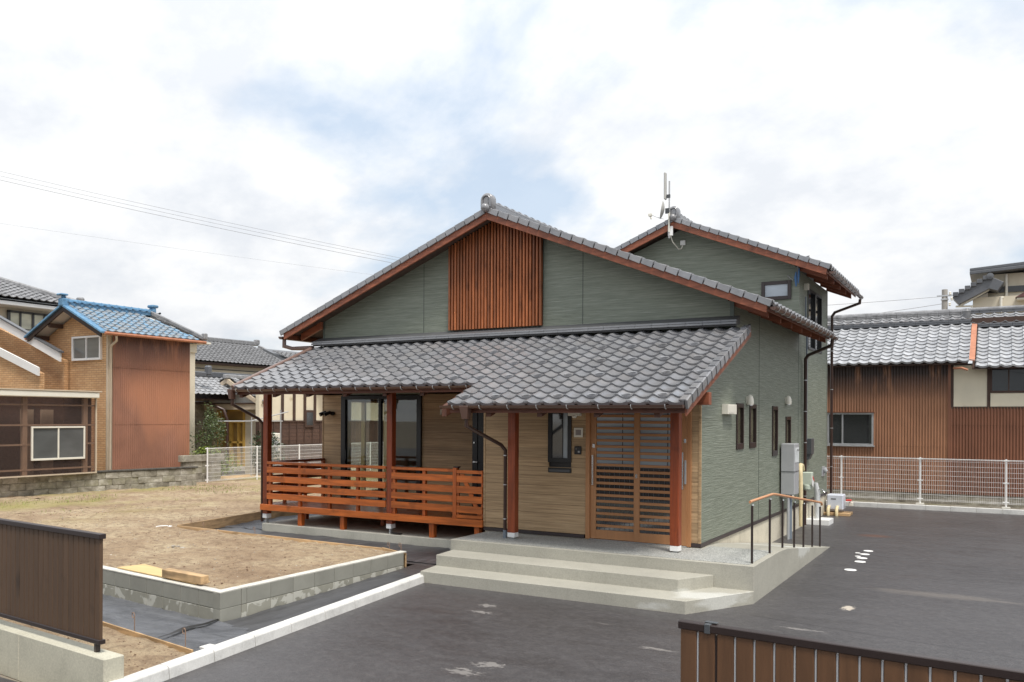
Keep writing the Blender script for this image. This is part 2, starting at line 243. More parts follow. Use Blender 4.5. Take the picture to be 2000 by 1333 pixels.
MT['pole']=simple('concrete_pole',(.33,.31,.28),.8,.1); MT['wire']=simple('cable_black',(.2,.2,.21),.5,.05); MT['cable_grey']=simple('cable_grey',(.45,.45,.45),.5,.05); MT['blue_cable']=simple('blue_cable_tape',(.06,.16,.34),.5,.05)
MT['aluminium']=simple('aluminium_strip',(.55,.55,.55),.35,.05); MT['fence_board']=wood('brown_fence_board',(.115,.056,.026),ZA,.5,.10,True,.22); MT['fence_board2']=wood('dark_brown_fence_board',(.088,.050,.027),ZA,.65,.08,True,.15)
MT['paint']=simple('white_marking_paint',(.78,.77,.75),.6,.05); MT['leaf']=simple('leaf_green',(.075,.105,.03),.5,.35,(6,6,6),.2); MT['leaf_dark']=simple('leaf_dark',(.035,.06,.025),.45,.35,(6,6,6),.2); MT['leaf_lime']=simple('leaf_lime',(.20,.27,.03),.5,.3,(6,6,6),.2); MT['stem']=simple('stem_brown',(.12,.085,.05),.8,.2)
MT['grass']=simple('dry_grass',(.23,.26,.07),.8,.3,(2,2,2)); MT['stone']=simple('pebbles',(.42,.38,.32),.8,.35,(3,3,3)); MT['clod']=simple('soil_clods',(.17,.105,.065),.95,.25,(5,5,5))
MT['red']=simple('red_tag',(.6,.06,.05),.5,.05); MT['orange_valve']=simple('orange_valve',(.6,.2,.06),.5,.05); MT['rebar']=simple('rusty_rebar',(.26,.17,.12),.7,.2,(30,30,30)); MT['wrap']=simple('clear_wrap',(.55,.56,.56),.15,.1,(30,30,8))
MT['straw']=simple('straw_ground',(.50,.33,.16),.9,.2,(4,4,4),bump=((40,40,40),.01)); MT['galv']=simple('galvanised_pole',(.45,.45,.45),.35,.06,metal=.4); MT['grey_wall']=simple('pale_grey_metal_siding',(.60,.62,.62),.6,.04,(1,1,1)); MT['maroon']=simple('maroon_roof',(.11,.05,.045),.5,.1)

# ---------------------------------------------------------------- mesh helpers
COL=S.collection; WM={}
class MB:
    def __init__(s): s.v=[]; s.f=[]
    def add(s,vs,fs): n=len(s.v); s.v+= [tuple(v) for v in vs]; s.f+=[tuple(i+n for i in f) for f in fs]; return s
    def box(s,x0,x1,y0,y1,z0,z1):
        x0,x1=sorted((x0,x1)); y0,y1=sorted((y0,y1)); z0,z1=sorted((z0,z1))
        return s.add([(x0,y0,z0),(x1,y0,z0),(x1,y1,z0),(x0,y1,z0),(x0,y0,z1),(x1,y0,z1),(x1,y1,z1),(x0,y1,z1)],[(3,2,1,0),(4,5,6,7),(0,1,5,4),(1,2,6,5),(2,3,7,6),(3,0,4,7)])
    def prism(s,pts,vec):   # pts 3d polygon, extruded
        n=len(pts); P=[Vector(p) for p in pts]; v=Vector(vec); nrm=Vector((0,0,0))
        for i in range(n): a,b=P[i],P[(i+1)%n]; nrm+=Vector(((a.y-b.y)*(a.z+b.z),(a.z-b.z)*(a.x+b.x),(a.x-b.x)*(a.y+b.y)))
        if nrm.dot(v)>0: P=P[::-1]
        return s.add(P+[p+v for p in P],[tuple(range(n)),tuple(range(2*n-1,n-1,-1))]+[((i+1)%n,i,i+n,(i+1)%n+n) for i in range(n)])
    def beam(s,a,b,w,h,up=(0,0,1)):  # box section w (side) x h (up) from a to b (centre line)
        a=Vector(a);b=Vector(b);d=(b-a).normalized(); u=Vector(up); sd=d.cross(u).normalized(); u=sd.cross(d).normalized()
        q=[a+sd*x*w/2+u*y*h/2 for x,y in((-1,-1),(1,-1),(1,1),(-1,1))]; return s.prism(q,b-a)
    def tube(s,path,r,n=8,cap=True):
        P=[Vector(p) for p in path]; rings=[]; ref=None
        for i,p in enumerate(P):
            t=((P[min(i+1,len(P)-1)]-p).normalized()+(p-P[max(i-1,0)]).normalized())
            t=t.normalized() if t.length>1e-6 else (P[1]-P[0]).normalized()
            if ref is None: ref=Vector((0,0,1)) if abs(t.z)<.9 else Vector((1,0,0))
            a=t.cross(ref).normalized(); b=t.cross(a).normalized(); ref=a.cross(t).normalized()
            rr=r[i] if isinstance(r,(list,tuple)) else r
            k=1.
            if 0<i<len(P)-1:
                c=max(.5,t.dot((P[i+1]-p).normalized())); k=1/c
            rings.append([p+(a*math.cos(2*math.pi*j/n)+b*math.sin(2*math.pi*j/n))*rr*min(k,1.3) for j in range(n)])
        vs=[v for R_ in rings for v in R_]; fs=[]
        for i in range(len(P)-1):
            for j in range(n): fs.append((i*n+j,(i*n+(j+1)%n),(i+1)*n+(j+1)%n,(i+1)*n+j))
        if cap: fs+= [tuple(range(n-1,-1,-1)),tuple(range((len(P)-1)*n,len(P)*n))]
        return s.add(vs,fs)
    def lathe(s,c,prof,n=14,axis='z',M=None):
        vs=[];c=Vector(c)
        for r,h in prof:
            for j in range(n):
                a=2*math.pi*j/n; p=Vector((r*math.cos(a),r*math.sin(a),h))
                if axis=='x': p=Vector((p.z,p.x,p.y))
                if axis=='y': p=Vector((p.x,p.z,p.y))
                if M: p=M@p
                vs.append(c+p)
        fs=[(i*n+j,i*n+(j+1)%n,(i+1)*n+(j+1)%n,(i+1)*n+j) for i in range(len(prof)-1) for j in range(n)]
        fs+=[tuple(range(n-1,-1,-1)),tuple(range((len(prof)-1)*n,len(prof)*n))]
        return s.add(vs,fs)
    def mesh(s,name,mat,bevel=0,smooth=None):
        me=bpy.data.meshes.new(name); me.from_pydata(s.v,[],s.f)
        if bevel or True:
            bm=bmesh.new(); bm.from_mesh(me)
            if len(bm.faces)<20000: bmesh.ops.recalc_face_normals(bm,faces=bm.faces)
            if bevel: bmesh.ops.bevel(bm,geom=[e for e in bm.edges if len(e.link_faces)==2 and e.calc_face_angle(0)>.5],offset=bevel,segments=1,affect='EDGES',clamp_overlap=True)
            bm.to_mesh(me); bm.free()
        if smooth is not None:
            me.polygons.foreach_set('use_smooth',[True]*len(me.polygons)); me.set_sharp_from_angle(angle=R(smooth))
        me.materials.append(MT[mat] if isinstance(mat,str) else mat); return me
def put(name,me,parent=None,M=None,**k):
    o=bpy.data.objects.new(name,me); COL.objects.link(o); M=M or Matrix()
    if parent is not None: o.parent=parent; o.matrix_basis=WM[parent].inverted()@M
    else: o.matrix_basis=M
    WM[o]=M
    for a,b in k.items(): o[a]=b
    return o
def part(name,mb,mat,parent,bevel=0,smooth=None,**k): return put(name,mb.mesh(name,mat,bevel,smooth),parent,**k)
def thing(name,label,cat,loc=(0,0,0),group=None):
    o=put(name,None,None,Matrix.Translation(loc)); o['label']=label; o['category']=cat
    if group: o['group']=group
    return o
def solo(name,mb,mat,label,cat,bevel=0,smooth=None,group=None):
    xs=np.array(mb.v); c=(xs.min(0)+xs.max(0))/2; c[2]=xs[:,2].min(); mb.v=[tuple(np.array(v)-c) for v in mb.v]
    o=put(name,mb.mesh(name,mat,bevel,smooth),None,Matrix.Translation(c)); o['label']=label; o['category']=cat
    if group: o['group']=group
    return o
def struct(name,mb,mat,parent=None,smooth=None):
    o=put(name,mb.mesh(name,mat,0,smooth),parent)
    if parent is None: o['kind']='structure'
    return o
def clone(root,M,label=None,group=None):
    r=root.copy(); COL.objects.link(r); r.matrix_basis=M; WM[r]=M
    if label: r['label']=label
    if group: r['group']=group
    for ch in list(root.children):
        c=ch.copy(); COL.objects.link(c); c.parent=r
        for g in ch.children: g2=g.copy(); COL.objects.link(g2); g2.parent=c
    return r
def frame_M(o,ex,up):   # matrix with x=ex, y=up, z=ex x up
    ex=Vector(ex).normalized(); up=Vector(up).normalized(); n=ex.cross(up)
    M=Matrix((ex,up,n)).transposed().to_4x4(); M.translation=Vector(o); return M
def cells(mb,axis,c0,c1,rect,holes):
    a0,a1,z0,z1=rect; A=sorted({a0,a1,*[h[0] for h in holes],*[h[1] for h in holes]}); Z=sorted({z0,z1,*[h[2] for h in holes],*[h[3] for h in holes]})
    for i in range(len(A)-1):
        j=0
        while j<len(Z)-1:
            am=(A[i]+A[i+1])/2
            ins=lambda j:any(h[0]<am<h[1] and h[2]<(Z[j]+Z[j+1])/2<h[3] for h in holes)
            if ins(j): j+=1; continue
            k=j
            while k<len(Z)-1 and not ins(k): k+=1
            if axis=='y': mb.box(A[i],A[i+1],c0,c1,Z[j],Z[k])
            else: mb.box(c0,c1,A[i],A[i+1],Z[j],Z[k])
            j=k
    return mb
# ---- roof tile
PU=[0,.08,.19,.31,.44,.58,.73,.87,1.]; PH=[.030,.047,.042,.021,.006,0,.001,.010,.024]
def prof(u): return PH[PU.index(u)]
def tile_mb(w=.2655,l=.275,kind='plain',nu=8,lift=.037,th=.025):
    mb=MB(); us=PU; drop={'plain':th,'ring':th,'eave':.060}[kind]
    top=[(u*w,0,prof(u)+lift) for u in us]; back=[(u*w,l,prof(u)+.004) for u in us]; bot=[(u*w,0.004,prof(u)+lift-drop) for u in us]
    n=nu+1; mb.v=top+back+bot
    mb.f=[(i,i+1,n+i+1,n+i) for i in range(nu)]+[(2*n+i,2*n+i+1,i+1,i) for i in range(nu)]
    mb.v+=[(0,l,-.01),(w,l,-.01)]; mb.f+=[(0,n,3*n,2*n),(nu,3*n-1,3*n+1,2*n-1)]
    if kind=='ring':
        k=10; c=(.60*w,.055,.034)
        ring_=lambda rx,ry,z:[(c[0]+rx*math.cos(2*math.pi*i/k),c[1]+ry*math.sin(2*math.pi*i/k),c[2]+z) for i in range(k)]
        mb.add(ring_(.082,.054,-.02)+ring_(.077,.050,.026)+ring_(.058,.032,.022)+ring_(.054,.029,-.004),[(q*k+i,q*k+(i+1)%k,(q+1)*k+(i+1)%k,(q+1)*k+i) for q in range(3) for i in range(k)])
    if kind=='eave': mb.lathe((.10*w,.012,.052),[(.004,-.03),(.034,-.012),(.034,0),(.022,.016),(.004,.022)],8,'y')
    return mb
def rawmesh(mb,name,mat,smooth=55):
    me=bpy.data.meshes.new(name); me.from_pydata(mb.v,[],mb.f); me.polygons.foreach_set('use_smooth',[True]*len(me.polygons)); me.set_sharp_from_angle(angle=R(smooth)); me.materials.append(MT[mat]); return me
TM={}
def tile_me(mat,kind,w=.2655,l=.275):
    k=(mat,kind,w,l)
    if k not in TM: TM[k]=(rawmesh(tile_mb(w,l,kind),'roof_tile',mat),tile_mb(w,l,kind))
    return TM[k]
def place_tiles(parent,items,mat,w=.2655,l=.275,limit=300,stuffname='tile_field'):
    """items: list of (matrix, kind), the largest in the picture first"""
    out=MB()
    for i,(M,kind) in enumerate(items):
        me,mb=tile_me(mat,kind,w,l)
        if i<limit: put('roof_tile',me,parent,M)
        else: out.add([M@Vector(v) for v in mb.v],mb.f)
    if out.v:
        o=put(stuffname,rawmesh(out,stuffname,mat),parent); o['kind']='stuff'
    return out
def slope_items(o,ex,uh,slope,ncol,nrow,w=.2655,pitch=.235,c0=lambda r:0,c1=None,ring=lambda r,c:False,jit=0.):
    ex=Vector(ex);uh=Vector(uh);up=(uh+Vector((0,0,slope))).normalized(); its=[]
    for r in range(nrow):
        for c in range(ncol):
            if c<c0(r) or (c1 and c>=c1(r)): continue
            p=Vector(o)+ex*(c*w)+up*(r*pitch); M=frame_M(p,ex,up)
            if jit: M=M@Matrix.Rotation(rng.uniform(-jit,jit),4,'Z')@Matrix.Translation((0,rng.uniform(-jit,jit)*.3,rng.uniform(0,jit)*.2))
            its.append((M,'eave' if r==0 else ('ring' if ring(r,c) else 'plain')))
    return its
# verge tile: flap box along a slope
def verge_me(mat,l=.262,fl=.080,w=.10):
    mb=MB(); mb.box(-w,0,0,l,-.0,.030); mb.v=[(x,y,z+(.02 if y<.01 else -.006)) for x,y,z in mb.v]; q=MB().box(-.018,.012,.0,l-.042,-fl,.036); mb.add([(x+(.010 if (y<.01 and x>0) else 0),y,z-(.012 if y<.01 and z<0 else 0)) for x,y,z in q.v],q.f)
    return mb.mesh('verge_tile',mat,.004)
def verge_run(parent,o,ex,uh,slope,n,me,pitch=.235,name='verge_tile'):
    up=(Vector(uh)+Vector((0,0,slope))).normalized()
    for i in range(n): put(name,me,parent,frame_M(Vector(o)+up*(i*pitch),ex,up))

# ================================================================ THE SETTING
g=MB().add([(-400,-400,-.14),(400,-400,-.14),(400,400,-.14),(-400,400,-.14)],[(0,1,2,3)]); struct('ground',g,'dirt')
# street and yard asphalt as one gently worn sheet
def kx(y): # kerb outer foot x as function of y
    return -3.444+( -2.746+3.444)*(y+2.192)/(-7.288+2.192)
a=MB(); ys=[-40,-12,-9.2,-7.95,-7.288,-5,-2.192,-1.1]; 
a.add([(kx(-7.288)-.02,-7.95,0),(kx(-7.288),-7.288,0),(kx(-5)-.01,-5,0),(-3.5,-2.15,0),(-3.5,-.9,0),(-.6,-.9,0),(-.6,11.9,0),(-.6,12.95,0),(14,13.2,0),(14,-8.9,0),(2.3,-7.95,0)],[tuple(range(11))])
yard=struct('yard_asphalt',a,'asphalt')
a=MB().add([(-60,-40,-.10),(60,-40,-.10),(60,-8.4,-.02),(2.4,-7.95,-.004),(-2.8,-7.95,-.004),(-60,-6.9,-.13)],[(0,1,2,3,4,5)]); struct('street',a,'asphalt')
for x,y,r in ((1.778,4.461,.085),(1.642,4.099,.045),(1.774,4.01,.085),(1.70,3.70,.05),(1.79,3.53,.09),(1.816,3.109,.092),(1.794,2.18,.095)):
    b=MB(); b.lathe((x,y,.004),[(r,0),(r*.96,.004)],18); part('paint_mark',b,'paint',yard)
# soil: height field garden
def soil_h(x,y):
    base=.335-.05*max(0,min(1,(y+5.3)/4))-.085*max(0,min(1,(-x-10)/8))
    v=Vector((x,y,0)); n=mnoise.fractal(v*1.1,.8,2.,4)*.034+mnoise.fractal(v*5.5,.7,2.1,4)*.024+mnoise.fractal(v*15,.6,2.,3)*.013
    e=min(1,max(0,(-4.2-x)/.25)) if y<-1.4 else 1
    return base+n*(.45+.55*min(1,e))
def blockline(x): return -5.472-(x+4.041)*.1135+.06
def soil_patch(mb,xs,ys,hf,ok):
    idx={}
    for i,x in enumerate(xs):
        for j,y in enumerate(ys):
            idx[i,j]=len(mb.v); mb.v.append((x,y,hf(x,y)))
    for i in range(len(xs)-1):
        for j in range(len(ys)-1):
            if ok((xs[i]+xs[i+1])/2,(ys[j]+ys[j+1])/2): mb.f.append((idx[i,j],idx[i+1,j],idx[i+1,j+1],idx[i,j+1]))
sm=MB()
def okA(x,y):
    if y<blockline(x) : return False
    if x>-9.88 and y>-1.40: return False
    if x>-9.88 and y>-1.36-(x+9.86)*.036: return False
    if x>-4.78 and y>-1.54-(x+4.75)*.457: return False
    if x>-9.95-.18*max(0,(y+1.3)) and y>-1.3: return False
    return True
soil_patch(sm,np.arange(-15,-4.07,.055),np.arange(-5.46,1.2,.055),soil_h,okA)
sm2=MB()
soil_patch(sm2,np.concatenate([np.arange(-20,-15,.12),[-15.0]]),np.arange(-5.46,1.35,.12),soil_h,okA)
soil_patch(sm2,np.arange(-20,-9.0,.12),np.arange(1.18,24,.12),lambda x,y:soil_h(x,y)-.001,lambda x,y:x<-10.35)
nv=len(sm.v); sm.v+=sm2.v; sm.f+=[tuple(i+nv for i in f) for f in sm2.f]
me=bpy.data.meshes.new('garden_soil'); me.from_pydata(sm.v,[],sm.f); me.polygons.foreach_set('use_smooth',[True]*len(me.polygons)); me.materials.append(MT['soil']); so_=put('garden_soil',me); so_['kind']='structure'
# verge soil near the street
def h2(x,y): v=Vector((x,y,3)); return .045+.02*mnoise.fractal(v*1.5,.8,2,4)+.018*mnoise.fractal(v*7,.7,2,4)
s2=MB(); soil_patch(s2,np.arange(-9,-2.85,.045),np.arange(-7.75,-6.2,.045),h2,lambda x,y:y<-6.33-(x+5.02)*.155 and x<kx(y)-.17 and y>-7.62-(x+2.9)*.0)
me=s2.mesh('verge_soil','soil',0,80); o=put('verge_soil',me); o['kind']='structure'
# pebbles and clods
def scatter(name,mat,n,smin,smax,region,hf,label,cat):
    mb=MB(); r2=random.Random(len(name))
    base=[(1,0,0),(-1,0,0),(0,1,0),(0,-1,0),(0,0,1),(0,0,-1)]; F=[(0,2,4),(2,1,4),(1,3,4),(3,0,4),(2,0,5),(1,2,5),(3,1,5),(0,3,5)]
    for _ in range(n):
        x=r2.uniform(region[0],region[1]); y=r2.uniform(region[2],region[3])
        if not region[4](x,y): continue
        s=r2.uniform(smin,smax)*r2.uniform(.5,1); z=hf(x,y); a=r2.uniform(0,6)
        vs=[]
        for b in base:
            k=s*r2.uniform(.7,1.2); vs.append((x+k*(b[0]*math.cos(a)-b[1]*math.sin(a)),y+k*(b[0]*math.sin(a)+b[1]*math.cos(a)),z+s*.2+k*b[2]*.6))
        mb.add(vs,F)
    me=bpy.data.meshes.new(name); me.from_pydata(mb.v,[],mb.f); me.materials.append(MT[mat]); o=put(name,me); o['kind']='stuff'; o['label']=label; o['category']=cat
scatter('pebbles','stone',900,.007,.019,(-15,-4.2,-5.3,2,okA),soil_h,'small pale pebbles scattered over the bare garden soil','pebbles')
scatter('soil_clods','clod',1000,.008,.024,(-15,-4.2,-5.3,2,okA),soil_h,'dark brown clods of earth strewn over the bare garden soil','soil clods')
scatter('verge_clods','clod',260,.006,.018,(-6,-2.95,-7.6,-6.4,lambda x,y:y<-6.4-(x+5.02)*.155 and x<kx(y)-.2),h2,'brown clods of earth in the small soil strip by the kerb','soil clods')
gm=MB(); r2=random.Random(3)
for _ in range(6500):
    x=r2.gauss(-17.2,1.4); y=r2.uniform(-4,16)
    if x<-19.3 or (x<-18.9 and y<6.5) or x>-11 or mnoise.noise(Vector((x*.6,y*.45,5)))<.08: continue
    z=soil_h(x,y); a=r2.uniform(0,6.3); h=r2.uniform(.02,.075); w=.008; dx_,dy_=math.cos(a),math.sin(a)
    gm.add([(x-dx_*w,y-dy_*w,z-.005),(x+dx_*w,y+dy_*w,z-.005),(x+dy_*h*.5,y-dx_*h*.5,z+h)],[(0,1,2)])
me=bpy.data.meshes.new('sparse_grass'); me.from_pydata(gm.v,[],gm.f); me.materials.append(MT['grass']); o=put('sparse_grass',me); o['kind']='stuff'; o['label']='thin dry grass sprouting across the far part of the bare plot'; o['category']='grass'
# weed-control sheets (wrinkled)
def zs(x,y): # base under sheets rises towards the house
    return max(.006,min(.135,.006+.135*(y+5.2)/3.9))
def sheet(name,mat,xs,ys,ok,amp,label):
    mb=MB(); soil_patch(mb,xs,ys,lambda x,y:zs(x,y)+abs(mnoise.fractal(Vector((x*1.6,y*2.4,9)),.7,2,4))*amp,ok)
    o=put(name,mb.mesh(name,mat,0,60)); o['label']=label; o['category']='ground sheet'
sheet('weed_sheet','sheet',np.arange(-9,-2.9,.06),np.arange(-6.5,-4.6,.06),lambda x,y:y<blockline(x)-.05 if x<-4.05 else False or (x>=-4.05 and y<-5.46-(x+4.05)*.2 and x<kx(y)-.19 and y>-6.36-(x+5.02)*.155) if x>=-4.05 else False,.03,'grey plastic weed sheet laid before the low garden block wall')
sheet('weed_sheet','sheet2',np.arange(-4.02,-3.1,.05),np.arange(-5.6,-2.2,.05),lambda x,y:x<kx(y)-.19 and y>-5.48-(x+4.05)*.2,.018,'dark weed sheet running along the narrow path beside the white kerb')
sheet('weed_sheet','sheet2',np.arange(-9.95,-3.7,.06),np.arange(-1.5,.0,.06),lambda x,y:y<-.035 or x<-9.0,.02,'black weed sheet strip in front of the deck slab')
sheet('weed_sheet','sheet',np.arange(-10.5,-9.0,.06),np.arange(-.03,6,.08),lambda x,y:x>-9.97-.18*(y+1.3),.03,'shiny weed sheet strip round the left corner of the deck slab')
mb=MB(); soil_patch(mb,np.arange(-4.9,-3.0,.06),np.arange(-2.7,-1.1,.06),lambda x,y:zs(x,y)-.004,lambda x,y:(x<kx(y)-.1 if y<-2.1 else x<-3.62) and (x>-4.05 or y>-1.6)); mb2=MB(); mb2.v=mb.v; mb2.f=mb.f
struct('path_base',mb2,'asphalt',None,80)
mb=MB(); 
pts=[(-4.08,-5.44),(-4.02,-5.7),(-4.06,-5.95),(-3.98,-6.2),(-3.96,-6.38)]
for i in range(4):
    (x0,y0),(x1,y1)=pts[i],pts[i+1]; w=[.012,.03,.045,.02,.01]
    mb.add([(x0-w[i],y0,.05),(x0+w[i],y0,.045),(x1+w[i+1],y1,.045),(x1-w[i+1],y1,.05)],[(0,1,2,3)])
struct('sheet_fold',mb,'black')
bpy.data.objects['sheet_fold']['kind']='stuff'
# ---------------------------------------------------------------- garden block wall
gw=thing('garden_block_wall','low L-shaped wall of new grey concrete blocks round the bare garden','block wall',(-4.04,-5.47,0))
ux=Vector((-1,.1135,0)).normalized(); uy=Vector((0,1,0)); T=.12; zt=.352
def wallblock(o,u,nrm,l,z0,z1,mat): 
    b=MB(); o=Vector(o); g_=.004
    b.prism([o+u*g_+Vector((0,0,z0)),o+u*(l-g_)+Vector((0,0,z0)),o+u*(l-g_)+Vector((0,0,z1-.005)),o+u*g_+Vector((0,0,z1-.005))],nrm*T); part('block',b,mat,gw,.003)
nl=Vector((-ux.y,ux.x,0)); nl=-nl if nl.y<0 else nl
C=Vector((-4.041,-5.472,0))
for k in range(17):
    o_=C+ux*(.124 if k==0 else .43+.378*(k-1)); l_=.306 if k==0 else .378
    wallblock(o_,ux,nl,l_,.162,zt,'block_plain'); wallblock(o_,ux,nl,l_,-.03,.160,'block')
b=MB(); b.box(-4.163,-4.042,-5.47,-5.15,.162,zt-.005); part('block',b,'block_plain',gw,.003)
b=MB(); b.box(-4.163,-4.042,-5.47,-5.15,-.03,.158); part('block',b,'block_plain',gw,.003)
yy=-5.145
for k in range(9):
    l=.085 if k==0 else .392; 
    for z0,z1,mt in ((.162,zt,'block_plain'),(-.03,.160,'block')):
        b=MB(); b.box(-4.163,-4.042,yy+.003,yy+l-.003,z0,z1-.004); part('block',b,mt,gw,.003)
    yy+=l
b=MB(); b.prism([C+Vector((-.002,-.004,zt-.004)),C+Vector((-.002,3.62,zt-.004)),C+Vector((-.124,3.62,zt-.004)),C+Vector((-.124,.125,zt-.004)),C+ux*6.4+nl*.122+Vector((0,0,zt-.004)),C+ux*6.4-nl*.002+Vector((0,0,zt-.004))],(0,0,.017)); part('cap_mortar',b,'cap',gw,.003)
# edging boards + pins
ed=thing('edging_board','thin pale form board edging the soil in front of the deck','board',(-9.8,-1.35,.10)); part('plank',MB().prism([(-9.86,-1.38,.10),(-9.86,-1.35,.10),(-4.75,-1.54,.10),(-4.75,-1.57,.10)],(0,0,.22)),'form',ed,.003); part('plank',MB().prism([(-4.75,-1.57,.10),(-4.75,-1.54,.10),(-4.06,-1.83,.10),(-4.06,-1.86,.10)],(0,0,.23)),'form',ed,.003)
ed=thing('edging_board','form board running back from the garden corner past the deck side','board',(-9.9,-1.3,.15)); b=MB(); b.prism([(-9.90,-1.36,.13),(-9.86,-1.36,.13),(-10.3,1.2,.13),(-10.34,1.2,.13)],(0,0,.20)); b.prism([(-10.30,1.21,.13),(-10.34,1.21,.13),(-10.60,5.5,.13),(-10.56,5.5,.13)],(0,0,.20)); part('plank',b,'form_y',ed,.003)
ed=thing('edging_board','thin timber strip between the street soil and the grey sheet','board',(-4,-6.4,0)); b=MB(); b.prism([(-7.0,-6.03,.0),(-7.0,-6.01,.0),(-3.13,-6.61,0),(-3.13,-6.63,0)],(0,0,.085)); part('plank',b,'form',ed,.002)
def pin(x,y,z,h,label):
    b=MB(); P=[(x,y,z-.1),(x,y,z+h-.05)]+[(x-.022+.022*math.cos(t),y,z+h-.05+.03*math.sin(t)) for t in np.linspace(0,5.2,9)]
    solo('rebar_pin',b.tube(P,.0045,6),'rebar',label,'steel pin',0,40,'looped steel pins holding the form boards')
pin(-4.42,-6.33,.03,.24,'looped steel pin by the timber strip nearest the brown street fence'); pin(-3.36,-6.52,.05,.22,'looped steel pin standing close to the white kerb')
pin(-7.85,-1.32,.28,.16,'looped steel pin before the left half of the deck slab'); pin(-4.65,-1.50,.26,.17,'left one of two looped pins by the end of the block wall'); pin(-4.25,-1.72,.3,.18,'right one of two looped pins by the end of the block wall'); pin(-9.45,-1.1,.2,.2,'looped steel pin in the shiny sheet left of the deck'); pin(-9.93,-1.0,.25,.2,'steel pin against the form board left of the deck')
# plywood, beam, manhole
b=MB(); b.prism([(-6.45,-5.10,.372),(-4.62,-5.33,.372),(-4.60,-5.14,.372),(-6.35,-4.75,.372)],(0,0,.014)); solo('plywood_offcut',b,'ply','yellow plywood offcut lying on the soil behind the low block wall','plywood',.002)
b=MB(); b.prism([(-5.33,-5.27,.387),(-4.50,-5.36,.387),(-4.49,-5.25,.387),(-5.32,-5.16,.387)],(0,0,.10)); solo('timber_offcut',b,'raw_wood','short squared timber beam resting on the plywood sheet','timber beam',.006)
b=MB(); b.lathe((-10.2,-1.42,.27),[(.15,0),(.15,.018),(.13,.022),(.12,.019),(.02,.02)],20); b.lathe((-10.2,-1.42,.292),[(.02,0),(.02,.006)],8); solo('drain_cover',b,'white_plastic','round white drain cover set in the bare soil','drain cover',0,40)
b=MB()
for k in range(9): 
    x,y=-7.46+rng.uniform(-.25,.25),-3.28+rng.uniform(-.12,.12); s_=rng.uniform(.02,.05); b.box(x,x+s_,y,y+s_*1.3,soil_h(x,y)-.01,soil_h(x,y)+.015)
solo('rubble_patch',b,'stone','small patch of broken pale mortar bits on the soil','rubble',.004)['kind']='stuff'
# ---------------------------------------------------------------- kerb by the yard
kb=thing('white_kerb','low kerb of pale concrete segments between dark path and asphalt yard','kerb',(-3.1,-5,0))
J=[-7.9,-7.178,-6.583,-5.97,-5.353,-4.697,-4.049,-3.367,-2.628,-2.10]
for i in range(len(J)-1):
    y0,y1=J[i]+.004,J[i+1]-.004; b=MB(); k=lambda y:kx(y)
    b.prism([(k(y0),y0,-.05),(k(y0)-.16,y0+.01,-.05),(k(y0)-.16,y0+.01,.112),(k(y0)-.035,y0,.112),(k(y0)-.018,y0,.095)],Vector((k(y1)-k(y0),y1-y0,0))); part('kerb_stone',b,'kerb',kb,.004)
b=MB(); b.box(-3.30,-3.09,-6.40,-6.26,.0,.045); 
part('end_block',b,'kerb',kb,.004)
# ---------------------------------------------------------------- street walls and fences
A0=Vector((-4.93,-7.51,0)); u=Vector((7.36,-.65,0)).normalized(); nn=Vector((-u.y,u.x,0)) # nn points to house
FL=lambda t,n_,z: A0+u*t+nn*n_+Vector((0,0,z))
tE=(Vector((-2.84,-7.72,0))-A0).dot(u)
cw=thing('street_wall','pale cast concrete base wall under the dark slatted fence at bottom left','concrete wall',FL(tE,0,-.13))
for k in range(3):
    t1=tE-k*1.5; t0=t1-1.496; b=MB(); b.prism([FL(t0,-.10,-.14),FL(t1,-.10,-.14),FL(t1,.09,-.14),FL(t0,.09,-.14)],(0,0,.455)); part('wall_section',b,'street_conc',cw,.008)
tF=(Vector((-3.05,-7.68,0))-A0).dot(u)
lf=thing('slatted_fence','dark brown vertical board fence standing on the pale concrete wall','fence',FL(tF,0,.32))
for nme,z0,z1,w in (('top_rail',1.33,1.375,.035),('bottom_rail',.395,.435,.035)):
    b=MB(); b.prism([FL(-3.5,-w,z0),FL(tF+.02,-w,z0),FL(tF+.02,w*.8,z0),FL(-3.5,w*.8,z0)],(0,0,z1-z0)); part(nme,b,'dark_brown',lf,.004)
for t in (tF-.07,tF-2.05,tF-4.0): b=MB(); b.prism([FL(t-.02,-.02,.31),FL(t+.02,-.02,.31),FL(t+.02,.02,.31),FL(t-.02,.02,.31)],(0,0,.12)); part('post_foot',b,'dark_brown',lf,.003)
k=0
while True:
    t1=tF-k*.0905; t0=t1-.083
    if t0<-3.4: break
    b=MB(); b.prism([FL(t0,-.018,.43),FL(t1,-.018,.43),FL(t1,.012,.43),FL(t0,.012,.43)],(0,0,.905)); part('board',b,'fence_board2',lf,.005); k+=1
b=MB(); b.prism([FL(-3.5,.0,.44),FL(tF-.01,0,.44),FL(tF-.01,.008,.44),FL(-3.5,.008,.44)],(0,0,.88)); part('backing',b,'dark_brown',lf)
tG=(Vector((2.43,-8.16,0))-A0).dot(u)
rw=thing('street_wall','cast concrete base wall under the open-jointed fence at bottom right','concrete wall',FL(tG,0,-.13)); b=MB(); b.prism([FL(tG-.1,-.10,-.14),FL(tG+5,-.10,-.14),FL(tG+5,.09,-.14),FL(tG-.1,.09,-.14)],(0,0,.455)); part('wall_section',b,'street_conc',rw,.008)
rf=thing('slatted_fence','brown board fence with pale joint strips at the bottom right corner','fence',FL(tG,0,.32))
b=MB(); b.prism([FL(tG,-.026,1.335),FL(tG+5,-.026,1.335),FL(tG+5,.024,1.335),FL(tG,.024,1.335)],(0,0,.04)); part('top_rail',b,'dark_brown',rf,.004)
